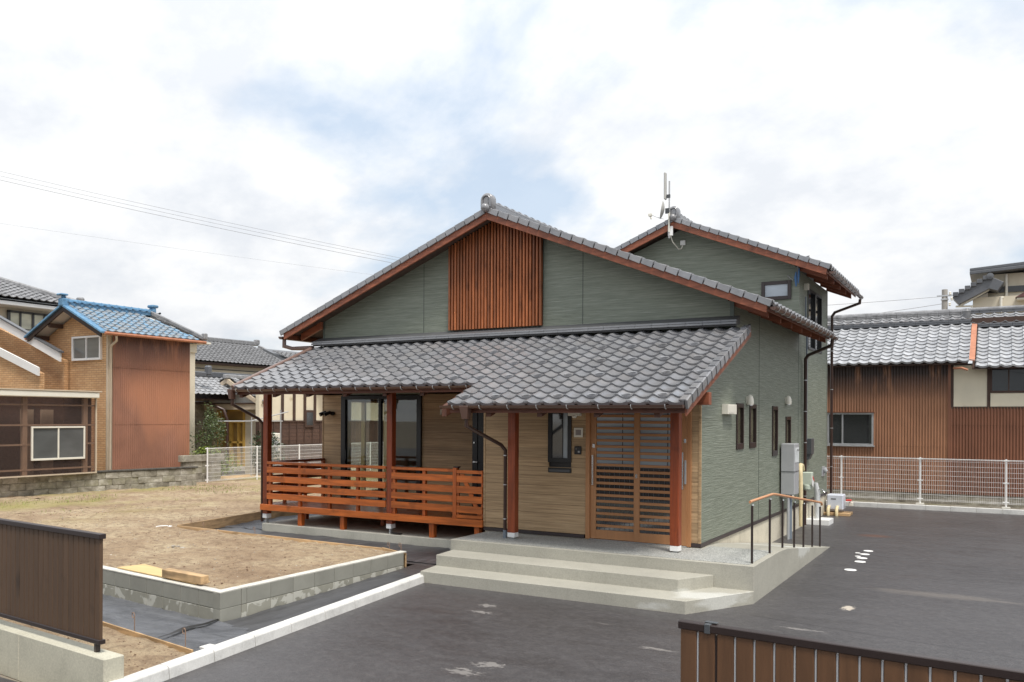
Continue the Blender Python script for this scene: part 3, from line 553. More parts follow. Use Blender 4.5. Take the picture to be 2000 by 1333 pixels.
b=MB(); b.prism([FL(tG,-.026,.395),FL(tG+5,-.026,.395),FL(tG+5,.024,.395),FL(tG,.024,.395)],(0,0,.04)); part('bottom_rail',b,'dark_brown',rf,.004)
b=MB(); b.prism([FL(tG+.145,-.030,1.331),FL(tG+.175,-.030,1.331),FL(tG+.175,.028,1.331),FL(tG+.145,.028,1.331)],(0,0,.048)); b.prism([FL(tG+.135,.0,1.379),FL(tG+.2,.0,1.379),FL(tG+.2,.03,1.379),FL(tG+.135,.03,1.379)],(0,0,.006)); part('rail_joint',b,'dark_grey',rf,.002)
k=0
while k<48:
    t0=tG+.012+k*.0985; b=MB(); b.prism([FL(t0,-.018,.43),FL(t0+.086,-.018,.43),FL(t0+.086,.012,.43),FL(t0,.012,.43)],(0,0,.908)); part('board',b,'fence_board',rf,.004)
    b=MB(); b.prism([FL(t0+.088,-.010,.44),FL(t0+.0965,-.010,.44),FL(t0+.0965,-.004,.44),FL(t0+.088,-.004,.44)],(0,0,.885)); part('joint_strip',b,'aluminium' if k!=1 else 'dark_brown',rf); k+=1
# ---------------------------------------------------------------- porch steps and ramp
ps=thing('porch_steps','pale concrete entrance porch with two wide steps and a side ramp','steps',(-1.3,-1.2,0))
b=MB(); b.box(-3.70,1.08,-1.16,-.002,-.03,.490); b.box(.004,1.08,-.002,.30,-.03,.490); part('landing',b,'step',ps,.006)
b=MB(); b.prism([(1.08,.30,-.03),(1.08,4.62,-.03),(1.08,4.62,.004),(1.08,1.4,.40),(1.08,.9,.462),(1.08,.30,.490)],(-1.076,0,0)); part('ramp',b,'step',ps,.005)
b=MB(); b.prism([(-3.65,-1.162,.0),(-3.585,-1.72,.0),(.24,-1.72,.0),(.545,-1.162,.0)],(0,0,.33)); part('upper_step',b,'step',ps,.006)
b=MB(); b.prism([(-3.62,-1.60,-.03),(-3.52,-2.215,-.03),(.50,-2.215,-.03),(1.079,-1.17,-.03),(1.079,-1.10,-.03),(-3.6,-1.10,-.03)],(0,0,.195)); part('lower_step',b,'step',ps,.006)
b=MB(); b.box(-3.64,1.00,-1.08,-.06,.490,.4945); b.box(.06,1.00,-.06,.28,.490,.4945); part('aggregate_paving',b,'aggregate',ps)
# handrail
hr=thing('handrail','ramp handrail with round wooden rail on slim dark posts','handrail',(1.0,1.5,.2))
HP=[(-.944,.494),(.069,.494),(.90,.458),(1.75,.352),(2.50,.26),(3.28,.165),(4.03,.075)]
for y,z in HP:
    yy_=min(y,4.2); zz=.493 if y<.3 else z
    top=1.30 if y<.2 else 1.30-(y-.2)*.118
    b=MB(); b.tube([(1.0,y,zz-.01),(1.0,y,top-.035)],.0165,8); p_=part('post',b,'dark_brown',hr,0,40); b=MB(); b.lathe((1.022,y,zz+.03),[(.006,-.004),(.006,.004)],6,'x'); b.lathe((1.012,y,top-.035),[(.012,0),(.008,.02)],8); part('bolt',b,'chrome',p_)
b=MB(); b.tube([(1.0,-1.05,1.32),(1.0,-1.0,1.325),(1.0,.22,1.33),(1.0,.40,1.315),(1.0,4.1,.885),(1.0,4.18,.865),(1.0,4.2,.83)],.019,10); part('rail',b,'handrail',hr,0,60)
# ================================================================ THE MAIN HOUSE
H_=thing('main_house','new green and wood clad house with grey tiled roofs and a tiled front porch','house',(-4.5,1.77,0))
RX=-4.557; SL=.396
def Zt(x): return 6.304-SL*abs(x+RX*-1)
# --- foundation and skirting
b=MB(); b.box(-3.77,-.012,.012,1.7,-.05,.50); b.box(-9.03,-.012,1.70,10.68,-.05,.50); part('foundation',b,'found',H_)
b=MB(); b.box(-3.79,-1.90,-.012,.03,.50,.556); b.box(-.145,.012,-.012,.03,.50,.556); b.box(-.02,.012,.03,10.70,.50,.556); b.box(-9.06,-3.79,1.755,1.8,.50,.60); part('skirting',b,'skirt',H_,.002)
# --- side wall X=0 (green), openings for the slim windows
sidew=MB(); wins=[(1.95,2.39,1.905,2.69),(2.82,3.27,1.905,2.69),(4.57,5.01,1.70,2.68),(5.78,6.23,1.70,2.48)]
cells(sidew,'x',-.10,0,(1.77,7.12,.56,4.40),wins); 
up1=(8.05,9.80,4.05,5.47)
cells(sidew,'x',-.10,0,(7.12,10.70,.56,5.72),[up1])
sidew.prism([(-.10,.032,.56),(-.10,1.769,.56),(-.10,1.769,3.93),(-.10,.032,3.22)],(.10,0,0))
part('side_wall',sidew,'green',H_)
MT['joint']=simple('dark_green_sealant',(.05,.06,.05),.6,.05)
for y in (3.525,7.06,10.60): part('panel_joint',MB().box(.0,.0025,y-.010,y+.010,.56,5.7 if y>7.1 else 4.36),'joint',H_)
# --- gable wall (front) Y=1.77
gwm=MB(); gwm.prism([(-9.04,1.77,2.9),(-.1,1.77,2.9),(-.1,1.77,Zt(-.1)-.03),(RX,1.77,Zt(RX)-.03),(-9.04,1.77,Zt(-9.04)-.03)],(0,.10,0)); part('gable_wall',gwm,'green',H_)
b=MB(); b.box(-9.045,-8.99,1.762,1.80,4.0,Zt(-9.04)-.02); b.box(-.06,.006,1.762,1.80,4.0,4.45); part('corner_trim',b,'green_trim',H_)
for x in (-6.34,-2.775): part('panel_joint',MB().box(x-.006,x+.006,1.7675,1.77,4.1,Zt(x)-.05),'joint',H_)
# left wall with its tall window opening, rear wall, second storey
lw=MB(); cells(lw,'x',-9.04,-8.94,(1.87,7.12,.5,4.50),[(2.45,3.95,.70,2.80)]); part('left_wall',lw,'green',H_)
b=MB(); b.box(-9.04,-.1,7.02,7.12,.5,4.45); part('rear_wall',b,'green',H_)
b=MB(); b.prism([(-5.48,7.12,3.5),(-.10,7.12,3.5),(-.10,7.12,5.85),(-2.74,7.12,6.90),(-5.48,7.12,5.85)],(0,.1,0)); b.prism([(-.10,7.121,5.72),(0,7.121,5.72),(0,7.121,5.78),(-.10,7.121,5.82)],(0,.1,0)); b.box(-5.48,-5.38,7.22,10.6,3.5,5.6); b.prism([(-5.48,10.6,.5),(-.1,10.6,.5),(-.1,10.6,5.6),(-2.74,10.6,6.66),(-5.48,10.6,5.6)],(0,.1,0)); part('upper_storey_wall',b,'green',H_)
# --- room inside
b=MB(); b.box(-8.94,-3.9,1.9,7.0,.56,.60); part('room_floor',b,'floor',H_)
b=MB(); b.box(-8.94,-3.9,6.96,7.0,.6,3.0); b.box(-3.95,-3.9,1.9,6.96,.6,3.0); b.box(-8.93,-3.95,1.9,6.96,2.98,3.0); b.box(-8.935,-8.92,1.9,2.45,.6,2.98); b.box(-8.935,-8.92,3.95,6.9,.6,2.98); part('room_lining',b,'room',H_)
lwn=MB()
for y in (2.45,2.98,3.80,3.90): lwn.box(-8.97,-8.86,y,y+(.05 if y<3.7 else .075),.7,2.8)
lwn.box(-8.97,-8.86,2.45,3.95,.66,.72); lwn.box(-8.97,-8.86,2.45,3.95,2.76,2.8); part('side_window_frame',lwn,'frame_cream',H_,.003)
b=MB(); b.box(-9.0,-8.995,2.5,3.8,.72,2.76); part('side_window_pane',b,'glass',H_)
# --- recessed wood-look wall: boards
bw=part('recess_wall',MB().box(-9.03,-8.52,1.80,1.86,.6,3.0).box(-6.35,-5.16,1.80,1.86,.6,3.0).box(-8.52,-6.35,1.80,1.86,2.90,3.0).box(-4.86,-3.79,1.80,1.86,.6,3.0),'black',H_)
def boards(parent,x0,x1,y,z0,z1,h,holes=[]):
    z=z0
    while z<z1-.01:
        zt_=min(z+h,z1); segs=[(x0,x1)]
        for hx0,hx1,hz0,hz1 in holes:
            if hz0<zt_-.005 and hz1>z+.005:
                segs=[s_ for a,b_ in segs for s_ in ((a,min(b_,hx0)),(max(a,hx1),b_)) if s_[1]-s_[0]>.01]
        for a,b_ in segs:
            m_=MB(); m_.box(a,b_,y,y+.03,z+.0015,zt_-.0015); part('siding_board',m_,'wood_siding',parent)
        z=zt_
boards(bw,-9.035,-8.49,1.77,.60,3.0,.152); boards(bw,-6.37,-5.14,1.77,.60,3.0,.152)
b=MB(); b.box(-9.05,-9.02,1.76,1.86,.6,3.0); part('edge_trim',b,'wood_siding',bw)
# --- deck sliding window
sw=part('deck_window',MB().box(-8.49,-8.37,1.72,1.80,.62,2.88).box(-6.48,-6.37,1.72,1.80,.62,2.88).box(-8.37,-6.48,1.72,1.80,2.80,2.88).box(-8.37,-6.48,1.72,1.80,.62,.70).box(-7.475,-7.40,1.73,1.80,.70,2.80),'black',H_,.004)
part('pane',MB().box(-8.37,-7.475,1.765,1.77,.70,2.80),'glass',sw); part('pane',MB().box(-7.40,-6.48,1.785,1.79,.70,2.80),'glass',sw)
b=MB(); b.box(-8.345,-8.325,1.70,1.72,1.50,1.72); part('handle',b,'black',sw,.003)
# --- black back door
bd=part('back_door',MB().box(-5.14,-5.02,1.74,1.80,.62,2.90).box(-4.93,-4.86,1.74,1.80,.62,2.90).box(-5.02,-4.93,1.755,1.80,.62,2.90),'black',H_,.004)
b=MB(); b.lathe((-5.09,1.735,1.933),[(.016,-.01),(.016,.01)],10,'y'); b.box(-5.105,-5.0,1.70,1.725,1.545,1.565); b.lathe((-5.085,1.73,1.555),[(.02,-.008),(.02,.008)],10,'y'); part('door_handle',b,'chrome',bd,0,40)
# --- entrance block walls
ew=part('entrance_wall',MB().box(-3.78,-1.87,.03,.10,.56,3.2).box(-.14,-.005,.03,.10,.56,3.2).box(-1.87,-.14,.03,.10,2.66,3.2).prism([(-3.78,.1,.5),(-3.78,1.77,.5),(-3.78,1.77,3.9),(-3.78,.1,3.22)],(.08,0,0)),'black',H_)
ewin=(-2.55,-2.14,1.71,2.64)
boards(ew,-3.775,-1.87,.0,.56,3.16,.152,[ewin]); boards(ew,-.14,-.03,.0,.56,3.16,.152)
b=MB(); b.box(-3.80,-3.765,-.008,.12,.56,3.2); b.box(-.030,.004,-.010,.031,.56,3.2); part('corner_trim',b,'wood_siding',ew)
# entrance window
fw_=part('entrance_window',MB().box(-2.555,-2.49,-.025,.03,1.70,2.65).box(-2.20,-2.135,-.025,.03,1.70,2.65).box(-2.49,-2.20,-.025,.03,1.70,1.775).box(-2.49,-2.20,-.025,.03,2.6,2.65),'black',H_,.004); part('pane',MB().box(-2.49,-2.30,.0,.006,1.775,2.6),'dark_glass',fw_); part('pane',MB().box(-2.285,-2.20,.0,.006,1.775,2.6),'frost_and_reflection',fw_); part('stile',MB().box(-2.30,-2.285,-.006,.008,1.775,2.6),'black',fw_)  # pale right pane: a reflection painted as glass colour
# mail slot, intercom, bell plate, light
b=MB(); b.box(-2.55,-2.135,-.022,.0,1.535,1.615); ms=part('mail_slot',b,'black',H_,.004); part('flap',MB().box(-2.53,-2.155,-.028,-.0225,1.548,1.590),'dark_grey',ms,.002)
b=MB(); b.box(-2.075,-1.957,-.028,.0,1.842,1.972); ic=part('intercom',b,'black',H_,.006); part('camera_lens',MB().lathe((-2.035,-.030,1.93),[(.014,-.004),(.014,.004)],12,'y'),'dark_glass',ic,0,40); part('call_button',MB().box(-2.01,-1.975,-.032,-.0285,1.87,1.90),'grey_metal',ic,.002)
b=MB(); b.box(-2.09,-1.93,-.018,.0,2.118,2.27); pl=part('name_plate',b,'ivory',H_,.006); part('plate_face',MB().box(-2.055,-1.96,-.0215,-.0185,2.15,2.235),simple('plate_brown_grey',(.25,.22,.21),.5,.05),pl)
b=MB(); b.box(-2.16,-1.955,-.10,.0,2.46,2.545); b.lathe((-2.055,-.07,2.425),[(.03,0),(.045,.04)],12); part('porch_light',b,'ivory',H_,.006)
# recess lights
b=MB(); b.box(-5.87,-5.74,1.68,1.77,2.48,2.60); part('wall_light',b,'ivory',H_,.006)
sp_=part('spot_light',MB().lathe((-8.74,1.745,2.50),[(.045,-.03),(.045,.03)],12,'y'),'black',H_,0,40)
for dx__ in (-.13,0.0): 
    b=MB(); b.tube([(-8.76+dx__,1.70,2.53),(-8.83+dx__,1.58,2.47)],[.035,.045],12); part('spot_head',b,'black',sp_,0,40)
# --- entrance sliding door
df_=part('door_frame',MB().box(-1.87,-1.80,-.035,.05,.50,2.62).box(-.20,-.14,-.035,.05,.50,2.62).box(-1.80,-.20,-.035,.05,2.57,2.62),'door_wood_z',H_,.004)
part('threshold',MB().box(-1.80,-.20,-.05,.05,.496,.512),'chrome',df_,.002)
def leaf(x0,x1,y,gl,gr,nm):
    lf_=part('door_leaf',MB().box(x0,gl,y,y+.035,.515,2.57).box(gr,x1,y,y+.035,.515,2.57).box(gl,gr,y,y+.035,.515,.655).box(gl,gr,y,y+.035,2.53,2.57),'door_wood_z',H_,.003)
    part('pane',MB().box(gl,gr,y+.022,y+.027,.655,1.655),'door_glass',lf_); part('pane',MB().box(gl,gr,y+.022,y+.027,1.66,2.53),'frost_and_reflection',lf_); part('mullion',MB().box((gl+gr)/2-.006+.12,(gl+gr)/2+.006+.12,y+.018,y+.022,1.66,2.53),'black',lf_)
    for kk in range(7): part('inner_bar',MB().box(gl+.05+kk*.085,gl+.056+kk*.085,y+.018,y+.022,.655,1.655),'dark_grey',lf_)
    z=.70
    me=MB().box(gl+.001,gr-.001,y+.002,y+.020,0,.042).mesh('slat','door_wood',.003)
    for k in range(19):
        put('slat',me,lf_,Matrix.Translation((0,0,.702+k*.0965)))
    return lf_
l1=leaf(-1.80,-.955,-.005,-1.70,-1.055,'a'); l2=leaf(-1.045,-.20,-.045,-.95,-.30,'b')
part('pull_handle',MB().box(-1.762,-1.735,-.045,-.025,1.36,1.84).box(-1.758,-1.739,-.026,-.005,1.40,1.43).box(-1.758,-1.739,-.026,-.005,1.77,1.80),'chrome',l1,.003); part('lock',MB().box(-1.762,-1.722,-.014,-.005,1.955,2.015),'chrome',l1,.002)
part('pull_handle',MB().box(-.272,-.245,-.085,-.065,1.36,1.92).box(-.268,-.249,-.066,-.045,1.40,1.43).box(-.268,-.249,-.066,-.045,1.84,1.87),'chrome',l2,.003); part('lock',MB().box(-.235,-.205,-.056,-.045,1.44,1.80),'grey_metal',l2,.003); part('lock',MB().box(-1.02,-.985,-.054,-.045,1.50,1.56),'chrome',l2,.002); part('lock',MB().box(-.245,-.21,-.054,-.045,2.06,2.12),'chrome',l2,.002)
# --- pent roof (front lean-to) : deck board plane z=3.266+.4y, tiles
ZP=lambda y:3.236+.4*y
PX0,PX1=-9.02,.274; YE=-.745; YP=-1.62; PXP=PX1-14*.2655
b=MB(); b.prism([(PX0,YE+.06,ZP(YE+.06)),(PX0,1.76,ZP(1.76)),(PX0,1.76,ZP(1.76)-.03),(PX0,YE+.06,ZP(YE+.06)-.03)],(PX1-PX0-.02,0,0)); b.prism([(PXP,YP+.05,ZP(YP+.05)),(PXP,YE+.06,ZP(YE+.06)),(PXP,YE+.06,ZP(YE+.06)-.03),(PXP,YP+.05,ZP(YP+.05)-.03)],(PX1-PXP-.02,0,0)); b.prism([(-9.27,1.76,ZP(1.76)+.02),(-9.02,1.76,ZP(1.76)+.02),(-9.02,-.7,ZP(-.7)+.02)],(0,0,-.03))
pr=part('pent_roof',b,'soffit',H_)
def ringf(r,c): return r in (1,5,8,11) and (c+ (r//3))%2==0
its=slope_items((PXP,YP,ZP(YP)+.012),(1,0,0),(0,1,0),.4,14,4,ring=lambda r,c:r==1 and c%2==0)
up4=Vector((0,1,.4)).normalized(); o2=Vector((PX0-.0195+.0,YP,ZP(YP)+.012))+up4*(.235*4); o2.x=PX1-35*.2655
it2=slope_items(o2,(1,0,0),(0,1,0),.4,35,11,ring=lambda r,c:(r in(1,4,7) and (c+(r==4))%2==0))
it2=[(M,('plain' if (k=='eave' and M.translation.x>PXP-.01) else k)) for M,k in it2]
allt=its+it2; cp=Vector((3.8754,-12.46,2.42)); allt.sort(key=lambda q:(q[0].translation-cp).length)
place_tiles(pr,allt,'tile')
vm=verge_me('tile'); verge_run(pr,(PX1+.03,YP,ZP(YP)+.045),(1,0,0),(0,1,0),.4,15,vm)
part('verge_underlay',MB().prism([(PX1-.02,YP+.03,ZP(YP+.03)+.06),(PX1-.02,1.74,ZP(1.74)+.06),(PX1-.02,1.74,ZP(1.74)-.03),(PX1-.02,YP+.03,ZP(YP+.03)-.03)],(.045,0,0)),'dark_brown',pr)
b=MB(); b.prism([(PX1-.005,YP+.05,ZP(YP+.05)-.02),(PX1-.005,1.75,ZP(1.75)-.02),(PX1-.005,1.75,ZP(1.75)-.15),(PX1-.005,YP+.05,ZP(YP+.05)-.15)],(.03,0,0)); part('barge_board',b,'barge_y',pr,.003)
# flashing at the wall
b=MB(); b.prism([(-9.14,1.55,3.955),(-9.14,1.77,4.0),(-9.14,1.77,4.15),(-9.14,1.55,4.06)],(9.25,0,0)); fl=part('wall_flashing',b,'flash_dark',pr,.004)
for k in range(2):
    x=-9.15
    while x<.09:
        x1=min(x+.30,.115); part('flashing_tile',MB().box(x,x1-.004,1.50+.018*k,1.58,3.985+k*.040,4.018+k*.040),'flash',fl,.004); x+=.30
# rafters under pent roof, girders, posts
def raft(x,y0,y1,tail,w=.085,h=.165,mat='rafter'):
    z=lambda y:ZP(y)-.032
    b=MB(); b.prism([(x-w/2,y0,z(y0)),(x-w/2,y1,z(y1)),(x-w/2,y1,z(y1)-h*1.05),(x-w/2,y0+.10,z(y0+.10)-h*1.05),(x-w/2,y0,z(y0)-h*1.0)],(w,0,0)); part('rafter',b,mat,pr,.004)
for x in (-8.98,-8.10,-7.25,-6.36,-5.46,-4.66): raft(x,-.62,1.76,True)
for x in (-3.60,-2.80,-1.93,-1.03,-.14): raft(x,-1.50,-.0,True)
part('eave_fascia',MB().box(-9.0,PXP,-.70,-.675,ZP(-.69)-.115,ZP(-.69)-.005),'rafter_x',pr,.003); part('eave_fascia',MB().box(PXP,PX1,-1.565,-1.54,ZP(-1.56)-.115,ZP(-1.56)-.005),'rafter_x',pr,.003)
part('girder',MB().box(-9.10,-3.79,.03,.15,2.90,3.08),'rafter_x',pr,.005); part('girder',MB().box(PXP-.02,.31,-.625,-.505,2.62,2.80),'barge',pr,.005)
for x0 in (-.257,-2.964): part('post_bracket',MB().box(x0+.0,x0+.13,-.625,-.495,.515,.590),'white_metal',H_,.003); part('bracket_foot',MB().box(x0+.035,x0+.095,-.59,-.53,.494,.516),'steel',H_)
for x0 in (-.257,-2.964): part('porch_post',MB().box(x0-.002,x0+.132,-.627,-.495,.588,2.60),'post',H_,.006)
for x0 in (-9.04,-5.905): part('deck_post',MB().box(x0,x0+.125,.012,.137,.47,2.90),'post',H_,.006); part('post_bracket',MB().box(x0+.01,x0+.118,.0,.137,.385,.468),'white_metal',H_,.003); part('bracket_foot',MB().box(x0+.05,x0+.08,.04,.10,.284,.386),'steel',H_)
part('tie_beam',MB().box(-9.03,-8.92,.14,1.77,2.90,3.05),'rafter',pr,.004)
# --- main roof
MY0,MY1=1.30,7.25; XL,XR=RX-5.22,RX+5.22
def gable_deck(x0,xm,x1,y0,y1,z0,sl,t=.03):
    return MB().prism([(x0,y0,z0-sl*(xm-x0)),(xm,y0,z0),(x1,y0,z0-sl*(x1-xm)),(x1,y0,z0-sl*(x1-xm)-t),(xm,y0,z0-t),(x0,y0,z0-sl*(xm-x0)-t)],(0,y1-y0,0))
mr_=part('main_roof',gable_deck(XL,RX,XR,MY0+.03,MY1,6.304,SL),'soffit',H_)
def barges(par,xm,x0,x1,y,z0,sl,h=.150,t=.04,nm='barge_board'):
    for xe in (x0,x1):
        s_=-sl if xe>xm else sl; za=z0; zb=z0-sl*abs(xe-xm)
        part(nm,MB().prism([(xm,y,za+.004),(xe,y,zb+.004),(xe-(.02 if xe>xm else -.02),y,zb-h+.012),(xm,y,za-h)],(0,t,0)),'barge',par,.004)
barges(mr_,RX,XL+.0,XR,MY0,6.304,SL,.135)
for xe in (XL,XR):
    for par_,xm_,xe_,y_,z_,s_ in ((mr_,RX,xe,MY0,6.304,SL),): part('verge_underlay',MB().prism([(xm_,y_+.005,z_+.075),(xe_,y_+.005,z_+.075-s_*abs(xe_-xm_)),(xe_,y_+.005,z_+.006-s_*abs(xe_-xm_)),(xm_,y_+.005,z_+.006)],(0,.03,0)),'dark_brown',par_)
def tile_roof_fields(par,xm,x0,x1,y0,y1,z0,sl,mat='tile',name='tile_field'):
    half=x1-xm; zc=z0-sl*half; run=.235/math.hypot(1,sl); nrow=int(half/run); w=.2655; nc=int((y1-y0)/w)
    o=MB()
    for M,k in slope_items((x1+.06,y0,zc-.02),(0,1,0),(-1,0,0),sl,nc,nrow+1): me,mb=tile_me(mat,k); o.add([M@Vector(v) for v in mb.v],mb.f)
    for M,k in slope_items((x0-.06,y1,zc-.02),(0,-1,0),(1,0,0),sl,nc,nrow+1): me,mb=tile_me(mat,k); o.add([M@Vector(v) for v in mb.v],mb.f)
    q=put(name,rawmesh(o,name,mat),par); q['kind']='stuff'
tile_roof_fields(mr_,RX,XL,XR,MY0+.05,MY1,6.315,SL)
vmL=verge_me('tile',.262,.060,.12)
def verges(par,xm,x0,x1,y,z0,sl,n):
    zc=z0-sl*(x1-xm)
    M_=[((x1+.07,y,zc+.0),(-1,0,0)),((x0-.07,y,zc+.0),(1,0,0))]
    for o,uh in M_:
        up=(Vector(uh)+Vector((0,0,sl))).normalized()
        for i in range(n):
            p=Vector(o)+up*(i*.2352)
            # verge faces -Y : local x axis should point to -Y
            ex=Vector((0,-1,0)); M=frame_M(p,ex,up)
            if uh[0]<0: # ex x up must point up
                pass
            nrm=ex.cross(up)
            if nrm.z<0:
                M=Matrix((ex,up,-nrm)).transposed().to_4x4(); M.translation=p
            put('verge_tile',vmL,par,M)
verges(mr_,RX,XL,XR,MY0-.02,6.335,SL,24)
def ridge(par,xm,y0,y1,z,mat='tile',n=None,oni=True,s=1.):
    b=MB(); b.box(xm-.115*s,xm+.115*s,y0+.10,y1,z-.06,z+.045); b.box(xm-.10*s,xm+.10*s,y0+.12,y1,z+.050,z+.085); part('ridge_course',b,mat,par,.006)
    n=int((y1-y0-.15)/.27)
    m_=MB(); k=8
    def ring_(y,r): return [(r*math.cos(math.pi*j/k),y,r*math.sin(math.pi*j/k)*.85) for j in range(k+1)]
    vs=ring_(0,.082)+ring_(.05,.082)+ring_(.052,.070)+ring_(.275,.064); m_.v=vs; q=k+1
    m_.f=[(i*q+j,i*q+j+1,(i+1)*q+j+1,(i+1)*q+j) for i in range(3) for j in range(k)]+[tuple(range(k,-1,-1))]
    me=rawmesh(m_,'ridge_tile',mat,50)
    for i in range(n): put('ridge_tile',me,par,Matrix.Translation((xm,y0+.14+i*.268,z+.08)))
    if oni:
        o=MB(); pts=[]; w=.135*s
        for j in range(13): t=math.pi*j/12; pts.append((xm+w*math.cos(t),y0+.0,z+.115+w*math.sin(t)))
        pts=[(xm+w,y0,z-.06)]+pts+[(xm-w,y0,z-.06)]
        o.prism(pts,(0,.16,0)); on=part('ridge_end_tile',o,mat,par,.02,50)
        rim=MB(); rim.tube([(xm+.085*s,y0-.005,z-.02)]+[(xm+.085*s*math.cos(math.pi*j/10),y0-.005,z+.115+.085*s*math.sin(math.pi*j/10)) for j in range(11)]+[(xm-.085*s,y0-.005,z-.02)],.018,6); part('raised_rim',rim,mat,on,0,60)
        bl=MB(); bl.lathe((xm-.0,y0-.03,z-.035),[(.02,-.085),(.055,-.07),(.078,-.035),(.082,0),(.082,.1)],14,'y'); part('round_boss',bl,mat,on,0,60)
ridge(mr_,RX,MY0-.03,MY1,6.415)
# rafters seen under the right and left eaves
def eave_rafters(par,xm,z0,sl,xs,ys,side,w=.06,h=.155,mat='barge'):
    for y in ys:
        x0,x1=xs; z=lambda x:z0-.032-sl*abs(x-xm)
        part('rafter',MB().prism([(x0,y,z(x0)),(x1,y,z(x1)),(x1,y,z(x1)-h),(x0,y,z(x0)-h)],(0,w,0)),mat,par,.003)
eave_rafters(mr_,RX,6.304,SL,(-.02,.56),[1.80+.91*k for k in range(6)]+[7.1],1); eave_rafters(mr_,RX,6.304,SL,(-9.62,-9.02),[1.68+.91*k for k in range(6)],-1)
part('eave_board',MB().box(.60,.625,MY0+.04,MY1,Zt(.61)-.09,Zt(.61)-.03),'barge_y',mr_,.003); part('eave_board',MB().box(-9.74,-9.715,MY0+.04,MY1,Zt(-9.73)-.13,Zt(-9.73)-.03),'barge_y',mr_,.003)
# --- upper roof
UX=-2.74; UZ=7.023; US=.403; UXR=.66; UXL=UX-3.40; UY0,UY1=6.65,11.1
ur=part('upper_roof',gable_deck(UXL,UX,UXR,UY0+.03,UY1,UZ,US),'soffit',H_)
barges(ur,UX,UXL,UXR,UY0,UZ,US,.16)
for xe_ in (UXL,UXR): part('verge_underlay',MB().prism([(UX,UY0+.005,UZ+.075),(xe_,UY0+.005,UZ+.075-US*3.4),(xe_,UY0+.005,UZ+.006-US*3.4),(UX,UY0+.005,UZ+.006)],(0,.03,0)),'dark_brown',ur)
tile_roof_fields(ur,UX,UXL,UXR,UY0+.05,UY1,UZ+.011,US)
def verges2():
    zc=UZ+.03-US*3.4
    for o,uh in (((UXR+.07,UY0-.02,zc),(-1,0,0)),((UXL-.07,UY0-.02,zc),(1,0,0))):
        up=(Vector(uh)+Vector((0,0,US))).normalized(); ex=Vector((0,-1,0))
        for i in range(16):
            p=Vector(o)+up*(i*.235); nr=ex.cross(up); nr=-nr if nr.z<0 else nr
            M=Matrix((ex,up,nr)).transposed().to_4x4(); M.translation=p; put('verge_tile',vmL,ur,M)
verges2(); ridge(ur,UX,UY0-.03,UY1,UZ+.105,s=.95)
eave_rafters(ur,UX,UZ,US,(-.02,.58),[7.16+.86*k for k in range(5)],1,h=.165)
part('eave_board',MB().box(.60,.625,UY0+.04,UY1,UZ-US*3.35-.09,UZ-US*3.35-.03),'barge_y',ur,.003)
# --- gutters
def gutter(par,axis,a0,a1,c,z,r=.052,mat='brown_metal',nb=0):
    b=MB(); k=7
    def sec(a,rr):
        out=[]
        for j in range(k+1):
            t=math.pi+math.pi*j/k; p=rr*math.cos(t); q=rr*math.sin(t)
            out.append((a,c+p,z+q) if axis=='x' else (c+p,a,z+q))
        return out
    vs=sec(a0,r)+sec(a1,r)+sec(a0,r-.006)+sec(a1,r-.006); q=k+1; b.v=vs
    b.f=[(j,j+1,q+j+1,q+j) for j in range(k)]+[(2*q+j+1,2*q+j,3*q+j,3*q+j+1) for j in range(k)]+[(0,q,3*q,2*q),(k,2*q+k,3*q+k,q+k)]
    b.f+=[tuple(range(k+1)),tuple(range(2*q-1,q-1,-1))]
    g_=part('gutter',b,mat,par,0,40)
    if nb:
        for i in range(nb):
            a=a0+(a1-a0)*(i+.5)/nb; P=[]
            for j in range(7): t=math.pi*.95+math.pi*.62*j/6; P.append((a,c+(r+.007)*math.cos(t),z+(r+.007)*math.sin(t)) if axis=='x' else (c+(r+.007)*math.cos(t),a,z+(r+.007)*math.sin(t)))
            if axis=='y': P=[(2*c-p[0],p[1],p[2]) for p in P]
            part('gutter_hook',MB().tube(P,.0065,4),'steel',g_)
    return g_
gutter(H_,'x',-9.06,PXP-.02,-.79,2.945,.047,nb=17); gutter(H_,'x',PXP-.11,.285,-1.665,2.605,.047,nb=8)
gutter(H_,'y',MY0+.02,MY1+.02,.75,4.205,.055,nb=14); gutter(H_,'y',MY0,MY1,-9.86,4.185,.062); gutter(H_,'y',UY0+.02,UY1+.02,.755,5.575,.055,nb=9)
# --- downpipes
dp=lambda P,r=.030,m='brown_pipe':part('downpipe',MB().tube(P,r,10),m,H_,0,50)
part('gutter_box',MB().prism([(-9.10,-.87,2.95),(-8.98,-.87,2.95),(-9.0,-.85,2.76),(-9.07,-.85,2.76)],(0,.12,0)),'brown_metal',H_,.006); dp([(-9.035,-.79,2.78),(-9.035,-.79,2.66),(-9.12,-.03,2.38),(-9.10,.06,2.28),(-9.10,.06,.30)],.030)
part('gutter_box',MB().prism([(-3.19,-1.72,2.60),(-3.03,-1.72,2.60),(-3.06,-1.70,2.40),(-3.15,-1.70,2.40)],(0,.12,0)),'brown_metal',H_,.006); d1=dp([(-3.10,-1.64,2.42),(-3.10,-1.64,2.30),(-3.07,-.66,1.99),(-3.035,-.58,1.90),(-3.035,-.58,.60)],.029); dp([(-3.035,-.58,.62),(-3.035,-.58,.495)],.033,'pipe_grey')
for z in (1.82,1.35,.80): part('pipe_clip',MB().lathe((-3.035,-.58,z),[(.034,-.008),(.034,.008)],10),'steel',H_,0,40)
dp([(-9.86,1.42,4.14),(-9.86,1.42,3.98),(-9.70,1.5,3.93),(-9.22,1.62,3.93),(-9.10,1.40,3.875),(-9.03,-.62,3.07),(-9.03,-.79,2.99)],.042,'pipe_light')
